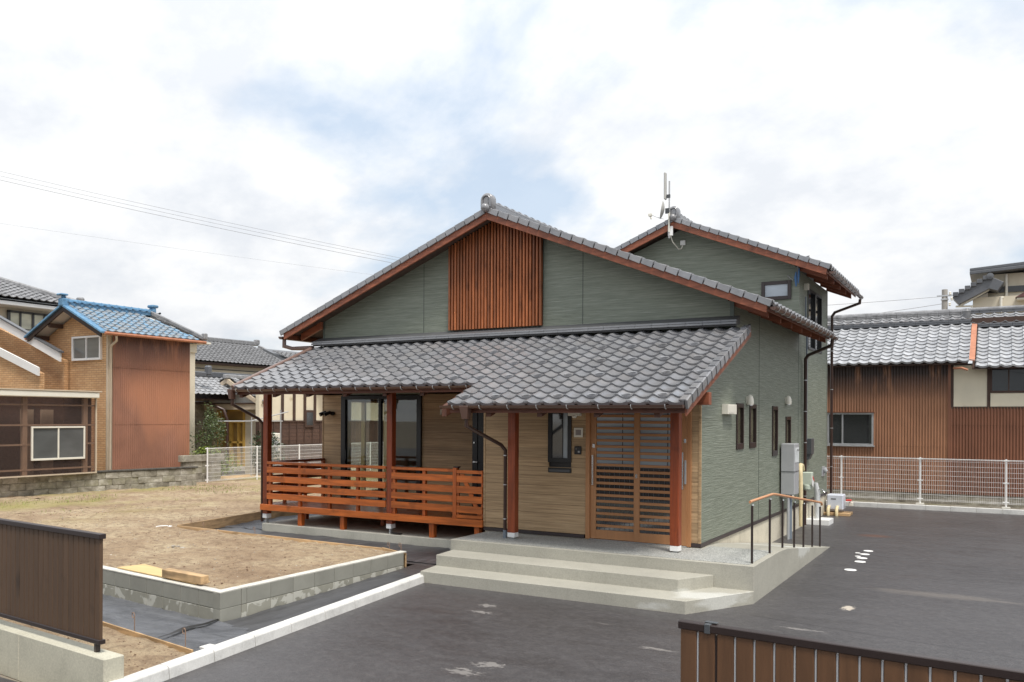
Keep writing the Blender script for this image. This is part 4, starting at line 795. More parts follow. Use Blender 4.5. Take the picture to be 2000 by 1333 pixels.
dp([(.74,6.9,4.14),(.72,6.92,4.02),(.14,7.42,3.86),(.07,7.48,3.78),(.07,7.48,.05)],.036); dp([(.755,10.9,5.5),(.74,10.92,5.40),(.14,10.93,5.20),(.07,10.93,5.10),(.07,10.93,.1)],.036)
for z in (3.3,2.6,1.9,1.2,.7): part('pipe_clip',MB().lathe((.07,7.48,z),[(.041,-.008),(.041,.008)],10),'steel',H_,0,40)
for z in (4.2,3.2,2.2,1.2): part('pipe_clip',MB().lathe((.07,10.93,z),[(.041,-.008),(.041,.008)],10),'steel',H_,0,40)
dp([(.045,7.62,5.2),(.045,7.62,4.70),(.045,7.75,4.62),(.045,7.75,1.95)],.018,'pipe_grey')
# --- gable lattice
la=part('gable_lattice',MB().prism([(-5.66,1.745,4.17),(-3.59,1.745,4.17),(-3.59,1.745,Zt(-3.59)-.05),(RX,1.745,Zt(RX)-.05),(-5.66,1.745,Zt(-5.66)-.05)],(0,.02,0)),'black',H_)
n=30
for i in range(n):
    x=-5.655+i*(2.045/(n-1)); zt_=min(Zt(x-.02),Zt(x+.02))-.034; x0=x-.019; 
    b=MB(); b.box(x0,x0+.038,1.665,1.735,4.157,zt_); part('slat',b,'lattice',la,.003)
# --- side windows (slim)
for i,(y0,y1,z0,z1) in enumerate(wins):
    f=MB(); t=.045; f.box(-.05,.022,y0,y0+t,z0,z1); f.box(-.05,.022,y1-t,y1,z0,z1); f.box(-.05,.022,y0+t,y1-t,z0,z0+.10); f.box(-.05,.022,y0+t,y1-t,z1-.075,z1)
    w_=part('slim_window',f,'dark_brown',H_,.003); part('pane',MB().box(-.035,-.03,y0+t,y1-t,z0+.10,z1-.075),'blind_glass',w_)
w_=part('balcony_window',MB().box(-.06,.02,up1[0],up1[0]+.06,up1[2],up1[3]).box(-.06,.02,up1[1]-.06,up1[1],up1[2],up1[3]).box(-.06,.02,8.90,8.97,up1[2],up1[3]).box(-.06,.02,up1[0],up1[1],up1[3]-.06,up1[3]).box(-.06,.02,up1[0],up1[1],up1[2],up1[2]+.06),'black',H_,.003)
part('pane',MB().box(-.04,-.035,8.11,8.90,4.11,5.41),'dark_glass',w_); part('pane',MB().box(-.04,-.035,8.97,9.74,4.11,5.41),'dark_glass',w_)
w_=part('gable_window',MB().box(-.82,-.745,7.07,7.13,5.10,5.515).box(-.245,-.17,7.07,7.13,5.10,5.515).box(-.745,-.245,7.07,7.13,5.44,5.515).box(-.745,-.245,7.07,7.13,5.10,5.175),'skirt',H_,.004); part('pane',MB().box(-.745,-.245,7.105,7.115,5.175,5.44),'frost',w_)
# --- fittings on the side wall
def capvent(y,z):
    b=MB(); P=[]
    b.lathe((.055,y,z-.085),[(.062,0),(.066,.05),(.060,.11),(.042,.15),(.012,.175)],14); b.box(.0,.05,y-.045,y+.045,z-.07,z+.06); v_=part('vent_hood',b,'ivory',H_,0,50); part('bottom_ring',MB().lathe((.055,y,z-.10),[(.05,0),(.05,.015)],12),'chrome',v_,0,40)
capvent(2.66,2.76); capvent(5.79,2.82)
b=MB(); b.box(.0,.10,1.10,1.62,2.50,2.66); b.box(.10,.105,1.14,1.46,2.52,2.64); part('vent_cover',b,'ivory',H_,.006)
b=MB(); b.box(0,.10,7.62,7.74,5.36,5.50); part('vent_cover',b,'ivory',H_,.006)
b=MB(); b.box(.0,.02,9.95,10.3,1.00,1.24); b.tube([(.02,10.12,1.16),(.09,10.12,1.10)],[.09,.05],10); part('vent_hood',b,'grey_metal',H_,0,40)
b=MB(); b.box(.0,.13,7.90,8.22,1.62,1.98); b.prism([(.0,7.92,1.62),(.11,7.92,1.62),(.06,7.92,1.50),(0,7.92,1.50)],(0,.28,0)); part('meter_box',b,'dark_grey',H_,.006)
b=MB(); b.box(0,.03,6.33,6.50,.72,1.0); part('outlet_cover',b,'ivory',H_,.004)
b=MB(); b.box(-2.72,-2.60,7.06,7.12,6.53,6.64); part('antenna_box',b,'white_plastic',H_,.006)
# cable bundle at the upper eave corner
cbd=thing('service_cable','blue wrapped service cable hanging from the upper eave corner','cable',(-.02,7.0,5.2))
part('cable',MB().tube([(.30,6.62,5.93),(.15,6.75,5.93),(.02,6.95,5.86),(-.02,7.02,5.75),(-.03,7.04,5.45)],.014,6),'wire',cbd,0,50); part('tape_wrap',MB().tube([(-.05,7.03,5.68),(-.06,7.02,5.55),(-.05,7.03,5.36)],[.015,.034,.014],8),'blue_cable',cbd,0,50); part('tape_wrap',MB().tube([(.02,7.0,5.75),(.01,7.0,5.6),(.0,7.0,5.42)],[.012,.026,.012],8),'blue_cable',cbd,0,50)
part('bracket_arm',MB().tube([(-.25,7.08,5.62),(-.12,7.03,5.50)],.012,6),'steel',cbd)
# ---------------------------------------------------------------- deck
dk=thing('wooden_deck','orange stained timber deck with slatted railing before the recessed windows','deck',(-6.4,.9,.28))
ds=thing('deck_slab','pale concrete slab under the wooden deck','concrete slab',(-6.4,.85,.1)); part('slab',MB().box(-9.01,-3.72,-.035,1.76,.05,.284),'slab',ds,.008)
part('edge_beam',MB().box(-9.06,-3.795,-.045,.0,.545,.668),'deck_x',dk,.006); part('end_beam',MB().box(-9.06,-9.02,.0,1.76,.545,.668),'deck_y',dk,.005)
for k in range(12):
    y=.145+k*.1345; part('floor_plank',MB().box(-9.01,-3.80,y,y+.128,.630,.662),'deck_x',dk,.004)
part('floor_plank',MB().box(-8.91,-5.91,.004,.14,.630,.662),'deck_x',dk,.004); part('floor_plank',MB().box(-5.775,-3.80,.004,.14,.630,.662),'deck_x',dk,.004)
for x in (-8.05,-6.97,-4.90,-3.95): part('stub_post',MB().box(x-.05,x+.05,.02,.12,.284,.545),'deck_z',dk,.005)
for y,xs in ((.95,(-8.75,-7.75,-6.7,-5.55,-4.45)),(1.55,(-8.2,-7.0,-5.8,-4.6))):
    for x in xs: part('stub_post',MB().box(x-.045,x+.045,y-.045,y+.045,.284,.60),'deck_z',dk,.005)
for y in (.95,1.55): part('joist',MB().box(-9.0,-3.81,y-.04,y+.04,.545,.628),'deck_x',dk)
RB=[(1.300,1.418),(1.116,1.236),(.946,1.064),(.772,.892)]
def railrun(x0,x1,posts):
    part('top_rail',MB().box(x0,x1,-.012,.075,1.472,1.525),'deck_x',dk,.006)
    for z0,z1 in RB: part('rail_board',MB().box(x0,x1,-.010,.018,z0,z1),'deck_x',dk,.004)
    for x in posts: part('baluster',MB().box(x-.032,x+.032,.020,.085,.664,1.470),'deck_z',dk,.004)
railrun(-8.91,-5.91,(-8.86,-8.06,-7.30,-6.60)); railrun(-5.775,-4.43,(-5.74,-5.07))
part('corner_post',MB().box(-4.43,-4.35,-.015,.08,.668,1.545),'deck_z',dk,.005); part('post_cap',MB().box(-4.425,-4.33,.0,.09,1.545,1.57),'dark_brown',dk,.003)
# left side railing going back to the wall
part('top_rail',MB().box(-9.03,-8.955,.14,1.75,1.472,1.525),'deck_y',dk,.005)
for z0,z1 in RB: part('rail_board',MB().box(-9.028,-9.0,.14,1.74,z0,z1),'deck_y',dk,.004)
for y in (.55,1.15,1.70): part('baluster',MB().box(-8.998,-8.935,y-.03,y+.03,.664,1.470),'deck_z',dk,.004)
gt=part('gate',MB().box(-4.335,-4.30,-.010,.03,.675,1.515).box(-3.845,-3.805,-.010,.03,.675,1.515),'deck_z',dk,.003)
for z0,z1 in ((1.455,1.512),(1.300,1.418),(1.116,1.236),(.946,1.064),(.772,.892),(.680,.735)): part('gate_board',MB().box(-4.335,-3.81,-.032,-.011,z0,z1),'deck_x',gt,.003)
part('gate_brace',MB().prism([(-4.29,.0,1.44),(-4.20,.0,1.44),(-3.83,.0,.74),(-3.92,.0,.74)],(0,.025,0)),'deck_x',gt,.003)
wr=MB(); wr.box(-5.78,-5.55,-.02,.04,.30,.315); part('strap',wr,'black',dk,.003)
# ---------------------------------------------------------------- free-standing fittings by the side wall
wh=thing('water_heater','tall light grey water heater cabinet on the green side wall','water heater',(.2,5.4,.8))
wb=part('cabinet',MB().box(.03,.30,5.22,5.66,.90,1.93),'grey_metal',wh,.012); part('side_grille',MB().box(.301,.306,5.27,5.62,1.55,1.85),'grey_wall',wb) 
for z in (1.37,): part('seam',MB().box(.02,.308,5.21,5.67,z,z+.006),'dark_grey',wb)
b=MB(); b.tube([(.30,5.4,1.80),(.36,5.4,1.79)],.02,8); part('exhaust',b,'chrome',wb,0,40)
for y,r,m_ in ((5.27,.03,'grey_metal'),(5.40,.05,'pipe_grey'),(5.53,.02,'ivory')): part('pipe',MB().tube([(.17,y,.0),(.17,y,.90)],r,10),m_,wh,0,50)
ap=thing('wrapped_pipe','cream taped pipe bend rising beside the dark downpipe','pipe',(.1,6.9,0)); part('pipe',MB().tube([(.14,6.75,.10),(.12,6.75,1.20),(.10,6.80,1.38),(.08,6.95,1.42),(.07,7.15,1.40),(.07,7.25,1.30)],.045,10),'cream_tape',ap,0,60)
gm_=thing('gas_meter','pale green gas meter with a red and white paper tag','gas meter',(.15,7.1,.85)); b=MB(); b.box(.10,.30,7.0,7.22,.98,1.26); b.lathe((.2,7.05,.86),[(.05,0),(.08,.03),(.08,.13)],12); b.lathe((.2,7.20,.86),[(.05,0),(.07,.03),(.07,.13)],12); gb=part('meter_body',b,simple('pale_green_paint',(.50,.56,.47),.5,.06),gm_,.012)
M=Matrix.Translation((.31,7.12,1.08))@Matrix.Rotation(R(-28),4,'X'); m_=MB(); m_.v=[tuple(M@Vector(v)) for v in MB().box(0,.004,-.10,.10,-.13,.06).v]; m_.f=MB().box(0,1,0,1,0,1).f; tg=part('paper_tag',m_,'white_plastic',gm_); 
m_=MB(); m_.v=[tuple(M@Vector(v)) for v in MB().box(.005,.007,-.10,.10,.02,.07).v]; m_.f=MB().box(0,1,0,1,0,1).f; part('red_band',m_,'red',tg)
fc=thing('garden_tap','standing garden tap wrapped in clear plastic over a white sink pan','tap',(.2,8.3,0)); part('column',MB().tube([(.20,8.25,.0),(.20,8.25,.72),(.17,8.22,.95)],[.055,.07,.05],8),'wrap',fc,0,50); part('spout',MB().tube([(.20,8.22,.80),(.33,8.18,.80),(.38,8.16,.74)],.014,8),'chrome',fc,0,50)
part('sink_pan',MB().box(-.02,.50,8.02,8.62,.0,.12).box(.03,.45,8.07,8.57,.12,.125),'white_plastic',fc,.01)
un=thing('equipment_box','small light grey service box on pale legs by the house corner','box',(.3,10.6,0)); ub=part('box_body',MB().box(.06,.45,10.35,10.75,.14,.52),simple('bluish_white_case',(.58,.61,.68),.4,.04),un,.02); part('printed_mark',MB().box(.16,.28,10.345,10.349,.40,.425),'dark_grey',ub)
for x in (.12,.32): part('leg_pipe',MB().tube([(x,10.2,.0),(x,10.2,.16),(x,10.3,.22),(x,10.5,.2)],.036,8),'cream_tape',un,0,60)
part('valve',MB().box(.50,.62,10.45,10.6,.36,.40),'red',un,.004); part('valve',MB().box(.56,.66,10.5,10.62,.24,.34),'ivory',un,.01); part('wood_block',MB().box(.0,.62,10.25,10.8,.0,.07),'raw_wood',un,.006)
# antenna mast, panel and dish
am=thing('antenna_mast','thin metal mast fixed to the upper gable peak','antenna mast',(-2.82,6.6,6.7)); part('mast',MB().tube([(-2.83,6.60,6.62),(-2.83,6.60,7.95)],.019,8),'galv',am,0,40); part('bracket',MB().box(-2.86,-2.75,6.60,6.645,6.68,6.90),'white_metal',am,.004); part('bracket',MB().box(-2.85,-2.81,6.57,6.60,6.76,7.22),'ivory',am,.004)
part('feed_cable',MB().tube([(-2.80,6.58,6.70),(-2.78,6.7,6.55),(-2.72,6.95,6.42),(-2.68,7.05,6.44),(-2.66,7.06,6.53)],.012,6),'ivory',am,0,50)
MT['pale_grey']=simple('pale_grey_plastic',(.42,.41,.38),.5,.05)
pa=thing('panel_antenna','slim white upright panel antenna at the top of the mast','antenna',(-2.92,6.6,7.55)); part('panel',MB().box(-2.945,-2.90,6.52,6.64,7.52,8.16),'pale_grey',pa,.02); part('clamp',MB().box(-2.89,-2.81,6.58,6.62,7.56,7.64),'dark_grey',pa)
sd=thing('satellite_dish','white satellite dish seen edge on, low on the mast','satellite dish',(-2.95,6.6,7.05)); Md=Matrix.Rotation(R(-72),4,'Y')
M=Matrix.Translation((-2.93,6.55,7.27))@Matrix.Rotation(R(18),4,'Z')@Matrix.Rotation(R(-80),4,'Y'); b=MB(); b.lathe((0,0,0),[(.02,.0),(.10,.012),(.17,.035),(.22,.065),(.225,.07),(.17,.045),(.02,.012)],20); b.v=[tuple(M@Vector((v[0]*.95,v[1],v[2]))) for v in b.v]; part('reflector',b,'pale_grey',sd,0,60)
part('feed_arm',MB().tube([(-2.93,6.5,7.06),(-3.06,6.46,7.10),(-3.20,6.42,7.17)],.008,6),'grey_metal',sd); part('receiver',MB().box(-3.27,-3.19,6.38,6.45,7.14,7.20).tube([(-3.23,6.42,7.15),(-3.20,6.42,7.07)],.022,8),'ivory',sd,.004); part('clamp',MB().box(-2.92,-2.82,6.57,6.61,7.20,7.32),'dark_grey',sd)
# ================================================================ MESH FENCES
def mesh_fence(root,axis,c,starts,z0,z1,pitch_v=.05,post_h=None):
    """starts: post positions along the axis"""
    P=lambda a,d,z:(a,c+d,z) if axis=='x' else (c+d,a,z)
    for i in range(len(starts)-1):
        a0,a1=starts[i]+.03,starts[i+1]-.03; m_=MB(); n=int((a1-a0)/pitch_v)
        for k in range(n+1):
            a=a0+k*(a1-a0)/n; r=.0022
            v=[P(a-r,-.003,z0),P(a+r,-.003,z0),P(a+r,-.003,z1),P(a-r,-.003,z1),P(a-r,.002,z0),P(a+r,.002,z0),P(a+r,.002,z1),P(a-r,.002,z1)]
            m_.add(v,[(0,1,2,3),(1,5,6,2),(7,6,5,4),(4,0,3,7)])
        hz=[z0+.02,z0+.05]+[z0+.05+(z1-z0-.12)*k/8 for k in range(1,8)]+[z1-.07,z1-.03,z1]
        for z in hz:
            r=.0035
            v=[P(a0,-.007,z-r),P(a1,-.007,z-r),P(a1,-.007,z+r),P(a0,-.007,z+r),P(a0,-.0005,z-r),P(a1,-.0005,z-r),P(a1,-.0005,z+r),P(a0,-.0005,z+r)]
            m_.add(v,[(0,1,2,3),(3,2,6,7),(4,5,1,0),(7,6,5,4)])
        for zz in (z1+.0,):
            for d_ in (.02,-.02):
                b_=MB(); 
                v=[P(a0,d_-.005,zz-.012),P(a1,d_-.005,zz-.012),P(a1,d_-.005,zz+.006),P(a0,d_-.005,zz+.006),P(a0,d_+.005,zz-.012),P(a1,d_+.005,zz-.012),P(a1,d_+.005,zz+.006),P(a0,d_+.005,zz+.006)]
                m_.add(v,[(0,1,2,3),(3,2,6,7),(4,5,1,0),(7,6,5,4)])
        p=put('mesh_panel',rawmesh(m_,'mesh_panel','white_metal',10),root); p['kind']='stuff'
    for a in starts:
        p=part('post',MB().tube([P(a,.025,z0-.10),P(a,.025,z1+.03)],.024,8),'white_metal',root,0,40)
        for z in (z1-.01,(z0+z1)/2-.02,z0+.06):
            b_=MB(); q=P(a-.07,-.0,z-.018); w=P(a+.07,.012,z+.018); b_.box(q[0],w[0],q[1],w[1],q[2],w[2]); part('clamp',b_,'white_metal',p,.004)
lfn=thing('white_mesh_fence','white steel mesh fence along the far left edge of the plot','fence',(-19.08,7,.1)); mesh_fence(lfn,'y',-19.08,[7.22,9.415,11.52,13.6,15.7,17.8,19.9,22.0,24.1],.24,1.36)
b=MB(); b.box(-19.22,-18.96,6.75,25,.02,.17); lk=thing('concrete_footing','low concrete strip under the left white mesh fence','footing',(-19.1,12,.02)); part('strip',b,'cap',lk,.01)
rfn=thing('white_mesh_fence','white steel mesh fence at the back edge of the asphalt yard','fence',(4,13.49,.1)); mesh_fence(rfn,'x',13.49,[-4.07,-2.07,-.074,1.971,4.017,6.06,8.1,10.1],.20,1.365)
rk=thing('yard_kerb','long low concrete kerb below the right white mesh fence','kerb',(3,13.2,0))
for k in range(24):
    x=-4.5+k*.603; part('kerb_stone',MB().box(x+.002,x+.600,13.02+.007*k,13.16+.007*k,-.05,.115),'kerb',rk,.006)
part('gutter_channel',MB().box(-4.5,10,13.16,13.40,-.05,.03),'cap',rk)
for x in (-2.07,-.074,1.971,4.017,6.06): part('post_footing',MB().box(x-.10,x+.10,13.40,13.62,.0,.14),'cap',rk,.005)
part('back_strip',MB().box(-4.5,10,13.36,14.0,-.05,.09),'old_block',rk)

# ================================================================ RIGHT: BARN
bn=thing('old_barn','old barn with rust stained brown corrugated walls and silver tiled roof','barn',(1,14.5,0))
def corr_wall(name,root,axis,c,a0,a1,z0,z1,mat,pitch=.076,amp=.014,face=-1,holes=[]):
    """sheet corrugated vertically; face is the outward sign"""
    n=int(round((a1-a0)/pitch))*6; m_=MB()
    segs=[]
    As=[a0+(a1-a0)*i/n for i in range(n+1)]
    for zA,zB in zip(sorted({z0,z1,*[h[2] for h in holes],*[h[3] for h in holes]})[:-1],sorted({z0,z1,*[h[2] for h in holes],*[h[3] for h in holes]})[1:]):
        base=len(m_.v)
        for i,a in enumerate(As):
            d_=c+face*amp*(1+math.sin(2*math.pi*(a-a0)/pitch))
            for z in (zA,zB): m_.v.append((a,d_,z) if axis=='x' else (d_,a,z))
        for i in range(n):
            am=(As[i]+As[i+1])/2; zm=(zA+zB)/2
            if any(h[0]<am<h[1] and h[2]<zm<h[3] for h in holes): continue
            q=(base+2*i,base+2*i+2,base+2*i+3,base+2*i+1); m_.f.append(q)
    o=put(name,rawmesh(m_,name,mat,70),root); return o
bwin=(-.62,.665,1.665,2.625)
for (x0,x1) in ((-5.,-2.55),(-2.55,-.10),(-.10,2.64)):
    corr_wall('corrugated_sheet',bn,'x',14.46,x0,x1,.35,2.30,'rust_right',holes=[bwin]); corr_wall('corrugated_sheet',bn,'x',14.455,x0,x1,2.27,4.05,'rust_right',holes=[bwin])
corr_wall('corrugated_sheet',bn,'x',14.46,2.66,10,.35,2.33,'rust_low'); corr_wall('corrugated_sheet',bn,'x',14.452,2.66,10,2.28,2.78,'rust_low')
part('base_wall',MB().box(-5,10,14.47,14.6,-.1,.38),'old_block',bn); part('core_wall',MB().box(-5,bwin[0],14.50,17,.3,4.1).box(bwin[1],10,14.50,17,.3,4.0).box(bwin[0],bwin[1],14.7,17,.3,4.0),'dark_brown',bn)
wn=part('window',MB().box(-.62,-.57,14.40,14.50,1.665,2.625).box(.615,.665,14.40,14.50,1.665,2.625).box(-.57,.615,14.40,14.50,2.575,2.625).box(-.57,.615,14.40,14.50,1.665,1.715).box(-.21,-.17,14.41,14.49,1.715,2.575),'steel',bn,.004); part('pane',MB().box(-.57,.615,14.46,14.47,1.715,2.575),'dark_glass',wn); part('sill',MB().box(-.66,.70,14.36,14.50,1.63,1.663),'steel',wn,.003); part('hood',MB().box(-.66,.70,14.36,14.50,2.63,2.65),'rust_low',wn)
part('corner_flashing',MB().box(2.60,2.67,14.42,14.5,.35,4.0),'rust_low',bn)
pw=part('plaster_wall',MB().box(2.74,3.56,14.46,14.50,2.80,3.95).box(3.64,10,14.46,14.50,2.80,3.17),'cream2',bn); part('timber_post',MB().box(2.67,2.735,14.44,14.5,2.76,3.95),'timber',pw); part('timber_post',MB().box(3.56,3.635,14.44,14.5,2.8,3.95),'timber',pw); part('timber_sill',MB().box(2.66,10,14.43,14.5,2.745,2.80),'timber',pw)
w2=part('upper_window',MB().box(3.64,4.7,14.44,14.5,3.17,3.23).box(3.64,3.68,14.44,14.5,3.23,3.9).box(4.06,4.09,14.44,14.5,3.23,3.9).box(4.5,4.54,14.44,14.5,3.23,3.9),'timber',bn); part('pane',MB().box(3.68,6,14.47,14.48,3.23,3.9),'dark_glass',w2)
part('plaster_infill',MB().box(6,10,14.46,14.5,3.17,3.95),'cream2',bn); part('drain_elbow',MB().tube([(2.75,14.2,3.86),(2.95,14.1,3.86),(3.1,14.1,3.80)],.03,8),'copper',bn)
BS=.5; by0=14.09
br=part('roof',MB().prism([(-5,by0+.05,4.00),(-5,16.7,4.00+BS*2.6),(-5,16.7,3.96+BS*2.6),(-5,by0+.05,3.96)],(8.1,0,0)).prism([(3.2,by0+.02,3.86),(3.2,16.7,3.86+BS*2.65),(3.2,16.7,3.82+BS*2.65),(3.2,by0+.02,3.82)],(7,0,0)),'timber',bn)
itsb=slope_items((-4.86,by0,4.02),(1,0,0),(0,1,0),BS,28,11,w=.285,pitch=.262,jit=.012)
itsb2=slope_items((3.28,by0-.02,3.86),(1,0,0),(0,1,0),BS,24,11,w=.285,pitch=.262,jit=.012)
al=itsb+itsb2; vis=lambda M: (0 if (-.9<M.translation.x<5.0) else 1)
al.sort(key=lambda q:(vis(q[0]),q[0].translation.y)); place_tiles(br,al,'tile_old',.285,.30,limit=300)
part('copper_valley',MB().prism([(3.13,14.06,4.06),(3.27,14.06,4.04),(3.27,16.5,5.26),(3.13,16.5,5.28)],(0,0,.03)),'copper',br)
# ridge build-up
def course(root,x0,x1,y,z,h,d_,mat,seg=.30,nm='ridge_course'):
    b=MB(); 
    x=x0
    while x<x1: xx=min(x+seg,x1); b.box(x,xx-.004,y-d_,y+d_,z,z+h); x=xx
    o=part(nm,b,mat,root,.006); o['kind']='stuff'; return o
for z,d_ in ((5.33,.20),(5.385,.185)): course(br,-5,3.1,16.75,z,.045,d_,'tile_dark')
itr=slope_items((-4.86,16.78,5.44),(1,0,0),(0,1,0),.40,28,2,w=.285,pitch=.262,jit=.01); o_=MB()
for M,k in itr: o_.add([M@Vector(v) for v in tile_me('tile_far','eave' if k=='eave' else 'plain',.285,.30)[1].v],tile_me('tile_far','plain' if k!='eave' else 'eave',.285,.30)[1].f)
q_=put('tile_field',rawmesh(o_,'tile_field','tile_far'),br); q_['kind']='stuff'
for z,d_ in ((5.62,.17),(5.68,.155),(5.74,.14)): course(br,-5,3.05,17.35,z,.05,d_,'tile_far')
b=MB(); b.tube([(-5,17.35,5.80),(3.05,17.35,5.80)],.075,10); part('ridge_cap',b,'tile_far',br,0,40)
for z,d_ in ((5.20,.16),(5.255,.15)): course(br,3.28,10,16.75,z,.045,d_,'tile_dark')
itr=slope_items((3.1,16.80,5.30),(1,0,0),(0,1,0),.40,24,4,w=.285,pitch=.262,jit=.01); o_=MB()
for M,k in itr: kk='plain'; o_.add([M@Vector(v) for v in tile_me('tile_old',kk,.285,.30)[1].v],tile_me('tile_old',kk,.285,.30)[1].f)
q_=put('tile_field',rawmesh(o_,'tile_field','tile_old'),br); q_['kind']='stuff'
for z,d_ in ((5.74,.17),(5.80,.155)): course(br,3.0,10,17.9,z,.05,d_,'tile_dark')
b=MB(); b.tube([(3.0,17.9,5.87),(10,17.9,5.87)],.075,10); part('ridge_cap',b,'tile_far',br,0,40)
part('ridge_end_tile',MB().lathe((2.98,17.0,5.38),[(.10,0),(.12,.05),(.10,.12),(.13,.2),(.10,.30),(.12,.36),(.06,.44)],10),'tile_far',br,0,50)
part('ridge_support',MB().box(-5,10,16.8,17.7,5.0,5.50),'timber',br)
# ---- cream house behind the barn (upper right)
ch=thing('cream_house','cream rendered house with dark eaves rising behind the barn roof at right','house',(6,35,0))
part('wall',MB().box(3.36,14,33.1,42,.0,9.2).box(2.74,3.36,34.2,42,0,8.3).box(2.75,14,32.6,33.1,0,8.1),'cream',ch); part('band',MB().box(3.36,14,33.02,33.09,8.33,8.60).prism([(2.76,33.02,8.1),(3.45,33.02,8.40),(3.45,33.02,8.60),(2.76,33.02,8.25)],(0,.07,0)),'dark_grey',ch)
part('main_eave',MB().prism([(2.62,32.4,9.17),(14,32.4,9.80),(14,32.4,9.96),(2.62,32.4,9.32)],(0,9,0)).prism([(2.62,32.5,9.34),(14,32.5,9.98),(14,32.5,10.16),(2.62,32.5,9.47)],(0,9,0)),'tile_dark',ch,.02); 
cr_=part('porch_roof',MB().prism([(1.92,32.1,8.12),(2.2,32.1,7.78),(3.42,32.1,8.42),(3.75,32.1,8.30),(4.0,32.1,8.68),(3.46,32.1,8.98)],(0,1.1,0)),'tile_dark',ch,.015)
for k in range(6):
    t=k/6; part('verge_tile',MB().box(1.95+1.45*t,1.95+1.45*(t+.155),32.0,32.6,8.16+.80*t,8.22+.80*(t+.155)),'tile_dark',cr_,.01)
part('round_boss',MB().lathe((3.45,32.0,8.97),[(.03,-.06),(.15,-.03),(.16,.05)],12,'y'),'tile_dark',cr_,0,40); part('barge',MB().prism([(2.28,32.3,7.72),(3.42,32.3,8.36),(3.42,32.3,8.42),(2.22,32.3,7.78)],(0,.1,0)),'ivory',cr_)
part('small_roof',MB().prism([(4.45,32.0,7.95),(5.2,32.0,8.42),(9,32,8.42),(9,32,7.95)],(0,1,0)),'maroon',ch); part('small_eave',MB().box(4.5,9,32.1,32.6,7.85,7.94),'ivory',ch)
part('rain_pipe',MB().tube([(4.10,32.95,9.15),(4.10,32.95,8.10),(3.88,32.5,8.02),(3.88,32.5,7.0)],.055,8),'ivory',ch,0,50); part('side_gutter',MB().tube([(2.05,32.4,7.72),(2.72,32.4,7.70),(2.72,32.4,7.0)],.045,8),'ivory',ch,0,50); part('lower_roof',MB().prism([(1.9,33,7.1),(2.4,33,7.55),(2.9,33,7.35),(3.2,33,7.0)],(0,2,0)),'tile_dark',ch)
# ---- pole and wires
pl_=thing('utility_pole','concrete utility pole sticking up behind the barn ridge','utility pole',(1.14,41.26,0)); part('pole',MB().tube([(1.14,41.26,-.1),(1.14,41.26,9.75)],[.19,.15],12),'pole',pl_,0,40); part('crossarm',MB().box(.75,1.55,41.1,41.2,9.35,9.43),'steel',pl_)
for x,z in ((1.42,9.5),(1.5,9.2),(1.4,8.9)): part('insulator',MB().lathe((x,41.1,z-.1),[(.03,0),(.07,.05),(.05,.1),(.07,.14),(.03,.2)],8),'ivory',pl_,0,40)
part('band',MB().lathe((1.14,41.26,9.15),[(.20,0),(.20,.08)],12),'steel',pl_,0,40)
def wire(P0,P1,sag,label,r=.012,mat='wire',cat='power line',group=None,n=24):
    P=[Vector(P0).lerp(Vector(P1),t)-Vector((0,0,sag*4*t*(1-t))) for t in np.linspace(0,1,n)]
    c=Vector(P0); b=MB().tube([p for p in P],r,5); return solo('overhead_wire',b,mat,label,cat,0,50,group)
for (a,b_,s_,r,l_) in (((-57.19,21.75,19.57),(-24,40.7,11.75),.25,.010,'topmost of the three close parallel wires crossing the sky at left'),((-57.19,21.75,19.25),(-24,40.7,11.6),.25,.010,'middle one of the three close parallel wires crossing the sky at left'),((-57.19,21.75,18.96),(-24,40.7,11.35),.25,.013,'lowest of the three close parallel wires crossing the sky at left'),((-62,18.9,16.7),(-24,41.1,11.0),.15,.005,'faint single wire below the three parallel wires at left')): wire(a,b_,s_,l_,r)
wire((-20,29.5,8.2),(1.0,41.2,9.36),.25,'upper wire running left from the pole behind the barn',.012); wire((-16,31.8,7.0),(1.0,41.2,8.95),.3,'lower wire running left from the pole behind the barn',.014)
wire((.03,12.5,4.32+.35),(9.0,13.3,3.05),.10,'thin service wire sagging in front of the barn roof',.007,'wire')

# ================================================================ LEFT: OLD BLOCK WALL
MT['coping_dark']=simple('blackened_coping',(.075,.07,.06),.9,.5,(9,9,9))
ob=thing('old_block_wall','weathered old concrete block wall below the orange brick house','block wall',(-19,3,.1))
W0=Vector((-19.75,.0,.0)); 
def wx(y): return -19.75+ (y+.0)*(1.24/6.5)*.78
r3=random.Random(5)
for cidx in range(3):
    y=-6.0+(.2 if cidx%2 else 0)
    while y<6.45:
        l=.40; y1=min(y+l,6.55); z0=.16+cidx*.195; t_=r3.uniform(-.012,.012); x=wx(y)+t_; x1=wx(y1)+t_
        b=MB(); b.prism([(x,y+.005,z0),(x1,y1-.005,z0),(x1-.12,y1-.005,z0),(x-.12,y+.005,z0)],(0,0,.187)); part('block',b,'old_block',ob,.008); y=y1
b=MB(); b.prism([(wx(3.3)+.03,3.3,.745),(wx(6.58)+.03,6.58,.745),(wx(6.58)-.16,6.58,.745),(wx(3.3)-.16,3.3,.745)],(0,0,.055)); part('coping',b,'coping_dark',ob,.01)
b=MB(); b.prism([(wx(-6)-.02,-6,.05),(wx(6.5)-.02,6.5,.05),(wx(6.5)-.10,6.5,.05),(wx(-6)-.10,-6,.05)],(0,0,.69)); part('mortar_core',b,'old_block',ob)
